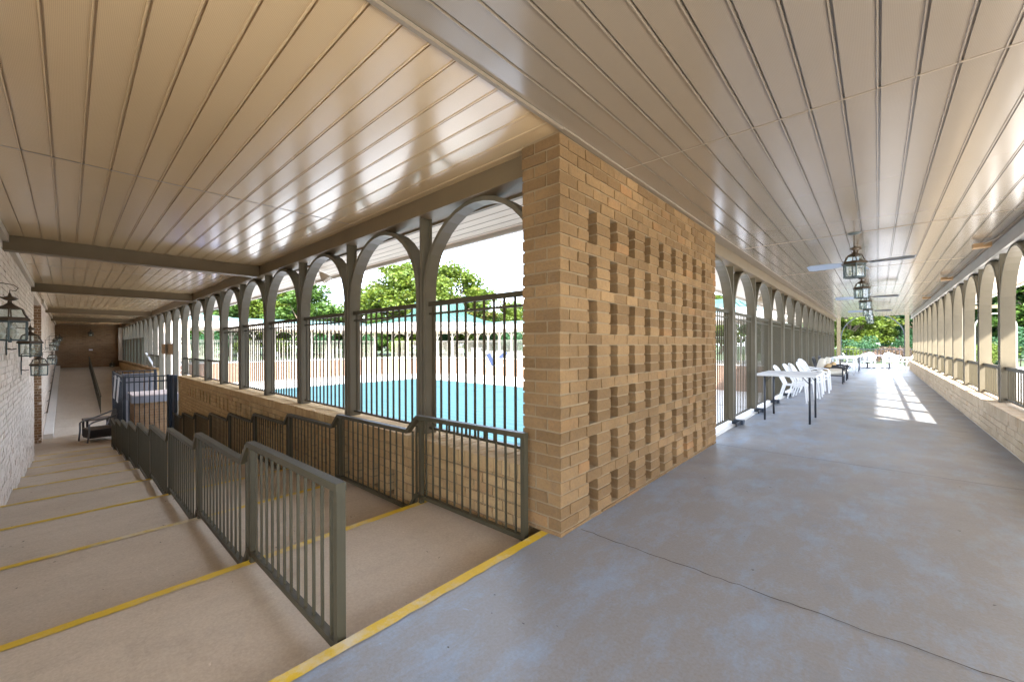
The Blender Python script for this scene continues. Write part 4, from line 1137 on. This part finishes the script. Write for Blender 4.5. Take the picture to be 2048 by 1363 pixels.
# roofs
def roof_run(name_label, x0, x1, y0, y1, inner):
    o = empty('walkway_roof', (0, 0, 0), label=name_label, cat='roof')
    m = MB(); m.box(x0, x1, y0, y1, 2.55, 2.60); m.build('ceiling', SOFF, o)
    m = MB()
    if inner == 'x': m.box(x1, x1 + 0.06, y0, y1, 2.60, 3.02); m.box(x1 - 1.35, x1 - 1.2, y0, y1, 2.38, 2.549)
    else: m.box(x0, x1, y0 - 0.06, y0, 2.60, 3.02); m.box(x0, x1, y0 + 1.1, y0 + 1.25, 2.38, 2.549)
    m.build('fascia', FASC, o)
    m = MB()
    if inner == 'x': m.raw([(x1 + 0.06, y0, 3.025), (x1 + 0.06, y1, 3.025), (x0 + 2, y1, 3.5), (x0 + 2, y0, 3.5)], [(0, 1, 2, 3)])
    else: m.raw([(x0, y0 - 0.06, 3.025), (x1, y0 - 0.06, 3.025), (x1, y1 - 2, 3.5), (x0, y1 - 2, 3.5)], [(0, 1, 2, 3)])
    m.build('green_slope', GREENR, o)
roof_run('pale roof with white fascia over the west walkway of the court', -40.2, -35.0, 3.0, 19.8, 'x')
roof_run('pale roof with white fascia over the north walkway of the court', -29.4, -3.0, 25.0, 30.2, 'y')
o = empty('walkway_roof', (0, 0, 0), label='pale roof with white fascia across the cut corner of the court', cat='roof')
m = MB(); a = Vector((-35.0, 19.8, 0)); b = Vector((-29.4, 25.0, 0))
m.bar((a.x, a.y, 2.81), (b.x, b.y, 2.81), 0.06, 0.42); m.build('fascia', FASC, o)
m = MB(); m.raw([(-35, 19.8, 2.58), (-29.4, 25, 2.58), (-29.4, 30.2, 2.58), (-40.2, 30.2, 2.58), (-40.2, 19.8, 2.58)], [(0, 4, 3, 2, 1)]); m.build('ceiling', SOFF, o)
m = MB(); m.bar((a.x - 0.8, a.y + 0.9, 2.46), (b.x - 0.8, b.y + 0.9, 2.46), 0.15, 0.16); m.build('beam', FARP, o)
def pavilion(cx, cy, r, z0, z1, z2, r1, r2, n, rot, label, cat='roof'):
    o = empty('green_roof', (cx, cy, 0), 0, label, cat)
    m = MB(); m.lathe([(r, z0), (r * 0.72, z0 + (z1 - z0) * 0.36), (r1, z1)], n, smooth=False, rot=rot)
    m.build('lower_slope', GREENR, o)
    m = MB(); m.lathe([(r1, z1), (r2, z2), (0, z2 + 0.15)], n, smooth=False, rot=rot); m.build('upper_slope', GREENR, o)
    m = MB()
    for k in range(n * 7):          # standing seams
        t = k / 7.0; i = int(t); q = t - i
        def pt(rr, zz):
            A = 2 * math.pi * i / n + rot; B = 2 * math.pi * (i + 1) / n + rot
            return Vector((rr * ((1 - q) * math.cos(A) + q * math.cos(B)), rr * ((1 - q) * math.sin(A) + q * math.sin(B)), zz))
        m.bar(pt(r, z0 + 0.02), pt(r * 0.72, z0 + (z1 - z0) * 0.36 + 0.02), 0.04, 0.05); m.bar(pt(r * 0.72, z0 + (z1 - z0) * 0.36 + 0.02), pt(r1, z1 + 0.02), 0.04, 0.05)
        m.bar(pt(r1 + 0.02, z1), pt(r2 + 0.02, z2), 0.04, 0.05)
    m.build('seams', GREENR, o)
    m = MB(); m.lathe([(r - 0.05, z0 - 0.42), (r + 0.03, z0 - 0.42), (r + 0.03, z0 + 0.0), (r - 0.02, z0 + 0.012)], n, smooth=False, rot=rot); m.build('fascia', FASC, o)
    m = MB(); m.lathe([(0, z0 - 0.40), (r - 0.06, z0 - 0.40)], n, smooth=False, rot=rot); m.build('ceiling', SOFF, o)
    return o
pavilion(-36.6, 28.2, 7.6, 3.45, 4.7, 6.0, 3.3, 2.75, 8, R(22.5), 'green metal pavilion roof with raised cupola over the far court corner')
pavilion(-44.5, 5.2, 5.0, 3.75, 4.3, 4.6, 2.6, 2.2, 8, R(22.5), 'green metal pavilion roof beyond the west walkway')
pavilion(-8.2, 31.5, 5.8, 3.35, 3.9, 4.2, 3.2, 2.8, 8, R(22.5), 'green metal pavilion roof left of the end patio beyond the fenced arcade')
# far chairs and tables (simple copies, tiny in the photo)
fc = MB()
W = 0.22
fc.box(-W, W, -0.2, 0.2, 0.35, 0.39); fc.box(-W, W, -0.30, -0.26, 0.42, 0.74)
for a in (-1, 1):
    fc.box(a * W - 0.025, a * W + 0.025, 0.16, 0.2, 0, 0.54); fc.box(a * W - 0.025, a * W + 0.025, -0.3, -0.25, 0, 0.6); fc.box(a * W - 0.025, a * W + 0.025, -0.26, 0.2, 0.53, 0.56)
fco = fc.build('plastic_chair', PLAST); fco['category'] = 'chair'; sfc = []
pts = []
for i in range(15): pts.append((-28.6 + 0.62 * i + random.uniform(-0.15, 0.15), 27.0 + random.uniform(-0.25, 0.6), random.uniform(0, 6.28)))
for i in range(5): pts.append((-37.3 + random.uniform(-0.4, 0.4), 18.5 - 2.3 * i, random.uniform(0, 6.28)))
for i, (x, y, a) in enumerate(pts):
    w = f'on the north walkway beyond the pool, {ORD[i]} from the left' if i < 15 else f'on the west walkway beyond the pool, {ORD[i - 15]} from the corner'
    place(fco, x, y, a, f'tiny white plastic chair {w}', 'white chairs beyond the pool', sfc)
ft = MB(); ft.box(-0.5, 0.5, -0.35, 0.35, 0.62, 0.66)
for a in (-1, 1):
    for c in (-1, 1): ft.box(a * 0.42 - 0.03, a * 0.42 + 0.03, c * 0.28 - 0.03, c * 0.28 + 0.03, 0, 0.62)
fto = ft.build('plastic_table', PLAST); fto['category'] = 'table'; sft = []
for i, (x, y) in enumerate(((-27.6, 27.9), (-24.6, 28.0), (-21.5, 27.9))):
    place(fto, x, y, 0, f'small white table among the chairs beyond the pool, {ORD[i]} from the left', 'white tables beyond the pool', sft)
pb = MB(); pb.box(-30.2, -29.1, 27.2, 27.5, 0, 0.95); pb.box(-30.3, -29.0, 27.15, 27.55, 0.95, 1.0); o = pb.build('serving_cabinet', PLAST); tag(o, 'white cabinet standing among the chairs at the far court corner', 'cabinet')

# ------------------------------------------------------------------ end patio arch, columns, railing; right porch
ea = empty('patio_arch', (0, 0, 0), label='wide thin black arch with posts at the end of the right walkway', cat='arch')
m = MB(); cx = -0.24; Y = 30.0; r = 1.33
m.strip([(cx + x, Y, z) for x, z in arch_path(2 * r - 0.02, 0, 1.55, 24)], 0.08, 0.045, (0, 1, 0)); m.build('arch_band', BLACKM, ea)
for x in (-1.66, 1.17):
    m = MB(); m.box(x - 0.085, x + 0.085, Y - 0.08, Y + 0.08, 0, 2.9); m.build('post', RAIL, ea)  # dark rail colour puts the posts' shaded side into the paint
m = MB(); m.box(-4.5, 4.5, Y - 0.09, Y + 0.09, 2.9, 3.05); m.build('header', BEAM, ea)
for i, x in enumerate((-2.1, 3.2, 4.6)):
    o = empty('patio_post', (x, 30.0, 0), 0, f'taupe post of the end patio, {ORD[i]} from the left', 'post', 'posts of the end patio')
    m = MB(); m.box(-0.08, 0.08, -0.08, 0.08, 0, 2.9); m.build('shaft', POST, o)
    m = MB(); m.box(-0.1, 0.1, -0.1, 0.1, 0, 0.03); m.build('base_plate', POST, o)
for i, x in enumerate((2.1, 3.9)):
    o = empty('patio_arch', (0, 0, 0), label=f'narrow pale arch of the end patio right of the walkway, {ORD[i]} from the left', cat='arch')
    m = MB(); m.strip([(x + 0.3 + q, 30.0, z) for q, z in arch_path(1.3, 0, 2.0, 16)], 0.09, 0.05, (0, 1, 0)); m.build('arch_band', FARP, o)
def picket_run(x0, y0, x1, y1, label, z=0.0, h=0.88):
    o = empty('patio_railing', (0, 0, 0), label=label, cat='railing')
    A = Vector((x0, y0, z)); B = Vector((x1, y1, z)); Ln = (B - A).length
    m = MB(); m.bar(A + Vector((0, 0, h)), B + Vector((0, 0, h)), 0.05, 0.05); m.build('top_rail', BLACKM, o)
    m = MB(); m.bar(A + Vector((0, 0, 0.1)), B + Vector((0, 0, 0.1)), 0.03, 0.03); m.build('bottom_rail', BLACKM, o)
    n = int(Ln / 0.16)
    for i in range(min(n, 60)):
        p = A.lerp(B, (i + 0.5) / min(n, 60)); m = MB(); m.box(p.x - 0.011, p.x + 0.011, p.y - 0.011, p.y + 0.011, z + 0.1, z + h); m.build('picket', BLACKM, o)
picket_run(-3.5, 33.2, 3.0, 33.2, 'thin dark picket railing across the end of the patio')
picket_run(8.8, 18.5, 8.8, 33.0, 'thin dark picket railing along the sunny right patio', z=-0.06)
# right porch whose roof shades the near part of the walkway
rpch = empty('porch', (0, 0, 0), label='cream porch roof with round columns outside the right arcade', cat='porch')
m = MB(); m.box(2.45, 4.1, -3.6, 6.95, 2.60, 2.85); m.build('roof', FASC, rpch)
for (x, y) in ((2.62, 6.6), (2.62, 1.6)):
    m = MB(); m.lathe([(0.16, -0.06), (0.16, 0.05), (0.125, 0.07), (0.125, 2.5), (0.15, 2.53), (0.15, 2.6)], 20, (x, y, 0)); m.build('column', FARP, rpch)

# ------------------------------------------------------------------ vegetation
def leaf_cloud(m, blobs, n, size, flat=0.6, rnd=random):
    for _ in range(n):
        c, rx, rz_ = rnd.choice(blobs)
        u = rnd.gauss(0, 1); v = rnd.gauss(0, 1); w = rnd.gauss(0, 1); l = math.sqrt(u * u + v * v + w * w) + 1e-6
        rr = rnd.random() ** 0.38
        p = Vector((c[0] + rx * rr * u / l, c[1] + rx * rr * v / l, c[2] + rz_ * rr * w / l))
        d = Vector((rnd.gauss(0, 1), rnd.gauss(0, 1), rnd.gauss(0, 0.6))).normalized()
        e = d.cross(Vector((rnd.gauss(0, 1), rnd.gauss(0, 1), rnd.gauss(0, 1)))).normalized()
        s = size * rnd.uniform(0.6, 1.4)
        m.raw([p - d * s * 0.5, p + e * s * 0.32, p + d * s * 0.55, p - e * s * 0.32], [(0, 1, 2, 3)])
def make_tree(h, cr, trunk_h, n, size, leaf, seed, squash=0.9, nb=34, low=False):
    rnd = random.Random(seed)
    o = empty('tree'); o['category'] = 'tree'
    blobs = []; ch_ = (h - trunk_h)
    zc = trunk_h + ch_ * 0.5
    for i in range(nb):
        a = rnd.uniform(0, 6.283); t = rnd.uniform(-1, 1); rad = cr * math.sqrt(max(0.0, 1 - t * t * 0.9)) * rnd.uniform(0.25, 0.92)
        if t > 0.3: rad *= 0.85
        p = (rad * math.cos(a), rad * math.sin(a), zc + t * ch_ * 0.46)
        br = cr * rnd.uniform(0.16, 0.34)
        blobs.append((p, br, br * squash * rnd.uniform(0.6, 1.0)))
    tr = MB(); r0 = h * 0.021
    tr.tube([(0, 0, 0), (0.05 * h * rnd.uniform(-1, 1), 0.05 * h * rnd.uniform(-1, 1) * 0.5, trunk_h * 0.6), (0, 0, trunk_h), (0.1, 0.1, zc), (0, 0, h * 0.92)],
            [r0 * 1.3, r0, r0 * 0.85, r0 * 0.5, r0 * 0.1], 8)
    for (p, br, _) in blobs[:18]:
        zs = trunk_h * 0.8 + (p[2] - trunk_h) * rnd.uniform(0.1, 0.5)
        zs = max(zs, trunk_h * 0.55)
        mid = (p[0] * 0.45, p[1] * 0.45, (zs + p[2]) / 2 + 0.2)
        tr.tube([(0, 0, zs), mid, p], [r0 * 0.42, r0 * 0.26, r0 * 0.06], 6)
    tr.build('trunk', BARK, o)
    cw = MB(); leaf_cloud(cw, blobs, n, size, rnd=rnd); cw.build('crown', leaf, o)
    return o
T1 = make_tree(14.0, 5.4, 2.6, 17000, 0.42, LEAF_A, 11, nb=60)
T2 = make_tree(11.0, 4.8, 1.8, 16000, 0.38, LEAF_B, 12, nb=60)
T3 = make_tree(9.0, 4.0, 1.4, 13000, 0.32, LEAF_D, 13, squash=0.7, nb=50)
T4 = make_tree(12.0, 4.4, 1.2, 16000, 0.36, LEAF_C, 14, nb=60)
st_ = {id(T1): [], id(T2): [], id(T3): [], id(T4): []}
def tree(P, x, y, s, rz_, label, z=-0.2):
    o = place(P, x, y, rz_, label, 'trees around the building', st_[id(P)])
    o.location.z = z; o.scale = (s * 1.25, s * 1.25, s * 1.0)
F_ = Vector((-math.sin(R(42.24)), math.cos(R(42.24)), 0)); R_ = Vector((math.cos(R(42.24)), math.sin(R(42.24)), 0))
def at(px, d):
    p = F_ * d + R_ * (d * (px - 1024) / 805.0); return p.x, p.y
spec = [
    (T2, 455, 60, 1.12, 0.3, 'broad green tree behind the west walkway roof, far left'),
    (T1, 545, 62, 0.80, 1.2, 'yellow green tree seen through the arches left of the sky gap'),
    (T2, 612, 60, 1.02, 2.2, 'green tree at the left edge of the open sky gap'),
    (T1, 725, 66, 0.72, 3.1, 'yellowing tree just right of the open sky gap'),
    (T3, 668, 70, 0.72, 0.7, 'low reddish tree at the bottom of the sky gap'),
    (T1, 800, 62, 0.98, 0.1, 'tallest tree left of the thick arcade post'),
    (T1, 905, 60, 0.93, 4.0, 'tall bright tree behind the green cupola'),
    (T2, 850, 72, 1.10, 5.0, 'dark filled tree between the two tall trees'),
    (T3, 965, 58, 0.75, 2.0, 'low rusty tree right of the green cupola'),
    (T1, 1020, 62, 0.56, 2.5, 'low bright tree next to the brick screen edge'),
    (T2, 760, 58, 0.55, 1.5, 'small green tree behind the west roof end'),
    (T4, 400, 66, 0.85, 1.0, 'dark tree behind the far west pavilion roof'),
    (T2, 1085, 64, 0.8, 3.3, 'green tree hidden mostly behind the brick screen'),
    (T1, 1440, 60, 0.62, 3.9, 'yellow green tree peeping over the end patio roof'),
    (T4, 1520, 66, 0.62, 3.0, 'dark green tree beyond the end patio roof'),
    (T1, 1722, 40, 0.46, 0.4, 'bright leafy tree left of centre inside the walkway end arch'),
    (T1, 1698, 37, 0.44, 2.6, 'bright tree behind the left post of the walkway end arch'),
    (T1, 1768, 52, 0.62, 1.6, 'light green tree in the middle of the walkway end arch'),
    (T4, 1800, 46, 0.45, 5.2, 'dark evergreen at the right of the walkway end arch'),
    (T1, 1690, 60, 0.8, 2.9, 'tall yellow tree far beyond the walkway end'),
    (T4, 1855, 44, 0.75, 0.9, 'dark teal green tree behind the right arcade, leftmost'),
    (T2, 1900, 50, 0.8, 4.4, 'mid green tree behind the right arcade'),
    (T4, 1950, 36, 0.72, 2.1, 'big dark tree behind the right arcade posts'),
    (T4, 2010, 34, 0.8, 1.1, 'dark tree at the right picture edge beyond the arcade'),
    (T2, 2070, 32, 0.7, 3.7, 'green tree at the far right beyond the porch column'),
    (T2, 505, 70, 0.9, 5.1, 'green tree filling in behind the far left trees'),
    (T1, 585, 74, 0.85, 5.9, 'bright tree filling in behind the left trees'),
    (T2, 700, 72, 0.66, 4.6, 'green tree low behind the sky gap'),
    (T2, 810, 70, 0.80, 0.9, 'green tree low behind the tallest tree'),
    (T3, 900, 66, 0.95, 0.2, 'reddish tree behind the green cupola'),
    (T2, 950, 68, 0.85, 1.9, 'green tree between cupola and brick screen'),
    (T1, 860, 58, 0.80, 2.8, 'bright tree just left of the green cupola'),
    (T2, 1010, 70, 0.62, 0.4, 'green tree far behind the brick screen edge'),
    (T1, 1830, 64, 0.8, 0.2, 'yellow tree far behind the right arcade'),
]
for (P, px, d, s, a, lb) in spec:
    x, y = at(px, d); tree(P, x, y, s, a, lb)
def make_shrub(h, r, n, size, leaf, seed):
    rnd = random.Random(seed); o = empty('shrub'); o['category'] = 'shrub'
    blobs = [((rnd.uniform(-r, r) * 0.6, rnd.uniform(-r, r) * 0.6, h * rnd.uniform(0.35, 0.7)), r * 0.45, h * 0.32) for _ in range(9)]
    m = MB(); leaf_cloud(m, blobs, n, size, rnd=rnd); m.build('foliage', leaf, o)
    m = MB()
    for (p, _, _) in blobs[:6]: m.tube([(p[0] * 0.15, p[1] * 0.15, 0), p], [0.03, 0.008], 5)
    m.build('stems', BARK, o)
    return o
S1 = make_shrub(1.4, 1.3, 2600, 0.12, LEAF_P, 5); S2 = make_shrub(1.7, 1.2, 2600, 0.12, LEAF_A, 6); S3 = make_shrub(2.6, 1.6, 3200, 0.15, LEAF_C, 8)
ssh = {id(S1): [], id(S2): [], id(S3): []}
for (P, px, d, s, a, lb) in [
    (S1, 1742, 30, 0.8, 0, 'pinkish shrub beyond the patio railing, left of centre'), (S1, 1770, 31, 0.85, 1, 'pinkish shrub beyond the patio railing, centre'),
    (S1, 1796, 32, 0.9, 2, 'pinkish shrub beyond the patio railing, right'), (S3, 1718, 31, 0.8, 3, 'dark shrub at the foot of the leaning tree'),
    (S2, 1690, 30, 0.8, 1.5, 'green shrub left of the leaning tree'), (S3, 1818, 36, 1.0, 2.2, 'dark tall shrub by the right post of the end arch'),
    (S2, 1890, 27, 1.0, 0.5, 'yellow green shrub beyond the right patio railing, leftmost'), (S2, 1985, 22, 0.95, 2.5, 'round yellow green shrub beyond the right patio railing'),
    (S2, 1935, 26, 0.9, 3.5, 'yellow green shrub beyond the right patio railing, middle'), (S3, 2040, 22, 0.9, 1.1, 'dark shrub near the porch column'),
    (S3, 640, 52, 1.3, 1.1, 'dark shrub outside the west walkway, left one'), (S3, 720, 52, 1.4, 2.1, 'dark shrub outside the west walkway, middle one'),
    (S2, 560, 52, 1.5, 0.1, 'bright shrub outside the west walkway'), (S3, 990, 46, 1.3, 0.6, 'dark shrub outside the north walkway, left one'),
    (S2, 945, 47, 1.5, 0.9, 'bright shrub outside the north walkway'), (S3, 1035, 44, 1.4, 2.6, 'dark shrub outside the north walkway, right one'),
    (S3, 880, 52, 1.5, 4.6, 'dark shrub behind the court corner'), (S2, 800, 53, 1.5, 3.6, 'bright shrub behind the court corner'),
    (S2, 490, 54, 1.5, 3.0, 'bright shrub at the far left outside the west walkway'), (S3, 430, 54, 1.5, 2.0, 'dark shrub at the far left outside the west walkway')]:
    x, y = at(px, d); o = place(P, x, y, a, lb, 'shrubs around the building', ssh[id(P)]); o.location.z = -0.2; o.scale = (s, s, s)
# distant woods as one mass
rnd = random.Random(99); wm = MB(); bl_ = []
for i in range(150):
    ang = R(-100 + 330 * i / 150.0); d = rnd.uniform(95, 130)
    bl_.append(((d * math.cos(ang + 1.57), d * math.sin(ang + 1.57), rnd.uniform(1.5, 6.5)), rnd.uniform(5, 9), rnd.uniform(3, 5)))
leaf_cloud(wm, bl_, 26000, 1.1, rnd=rnd)
o = wm.build('distant_woods', LEAF_B); tag(o, kind='stuff')

# ------------------------------------------------------------------ light, world, camera
SUN_EL = R(41); sd = Vector((0.835, -0.55, 0)).normalized()
sun = bpy.data.lights.new('sun', 'SUN'); sun.energy = 2.9; sun.angle = R(1.5); sun.color = (1.0, 0.965, 0.90)
so = bpy.data.objects.new('sun', sun); COL.objects.link(so)
dirv = Vector((sd.x * math.cos(SUN_EL), sd.y * math.cos(SUN_EL), math.sin(SUN_EL)))
so.rotation_euler = dirv.to_track_quat('Z', 'Y').to_euler(); so.location = (20, -15, 25)
w = bpy.data.worlds.new('World'); sc.world = w; w.use_nodes = True; nt = w.node_tree
bg = nt.nodes['Background']; sky = nt.nodes.new('ShaderNodeTexSky'); sky.sky_type = 'NISHITA'; sky.sun_disc = False
sky.sun_elevation = SUN_EL; sky.sun_rotation = math.atan2(sd.x, sd.y)
tc = nt.nodes.new('ShaderNodeTexCoord'); mp = nt.nodes.new('ShaderNodeMapping'); mp.inputs['Scale'].default_value = (1.3, 1.3, 4.5)
nt.links.new(tc.outputs['Generated'], mp.inputs['Vector'])
nz = noise(nt, 1.6, 7, 0.6, mp.outputs[0])
cl = ramp(nt, nz, 0.36, 0.54)
shade = ramp(nt, noise(nt, 2.4, 6, 0.6, mp.outputs[0]), 0.40, 0.66, (6.8, 7.7, 9.4), (3.6, 4.3, 5.6))
mc = nt.nodes.new('ShaderNodeMath'); mc.operation = 'MULTIPLY_ADD'; mc.inputs[1].default_value = 0.75; mc.inputs[2].default_value = 0.12
nt.links.new(cl, mc.inputs[0])
nt.links.new(mixc(nt, mc.outputs[0], sky.outputs[0], shade), bg.inputs['Color'])
bg.inputs['Strength'].default_value = 0.13

cam = bpy.data.cameras.new('camera'); co = bpy.data.objects.new('camera', cam); COL.objects.link(co)
cam.sensor_width = 36; cam.lens = 805.0 / 2048 * 36; cam.shift_y = 8.9 / 2048; cam.clip_start = 0.05; cam.clip_end = 2000
yaw = math.atan2(731, 805)
co.matrix_world = Matrix.Translation((0, 0, 1.2)) @ Matrix.Rotation(yaw, 4, 'Z') @ Matrix.Rotation(math.pi / 2, 4, 'X') @ Matrix.Rotation(-R(0.23), 4, 'Z')
sc.camera = co
sc.render.resolution_x = 1024; sc.render.resolution_y = 681
sc.view_settings.view_transform = 'Standard'; sc.view_settings.look = 'None'
sc.view_settings.exposure = 3.4; sc.view_settings.gamma = 1.0
sc.view_settings.use_curve_mapping = False
sc.render.engine = 'CYCLES'
sc.cycles.use_denoising = True
try: sc.cycles.denoiser = 'OPENIMAGEDENOISE'
except Exception: pass
sc.cycles.max_bounces = 10; sc.cycles.diffuse_bounces = 6; sc.cycles.transparent_max_bounces = 24
sc.cycles.sample_clamp_indirect = 8.0
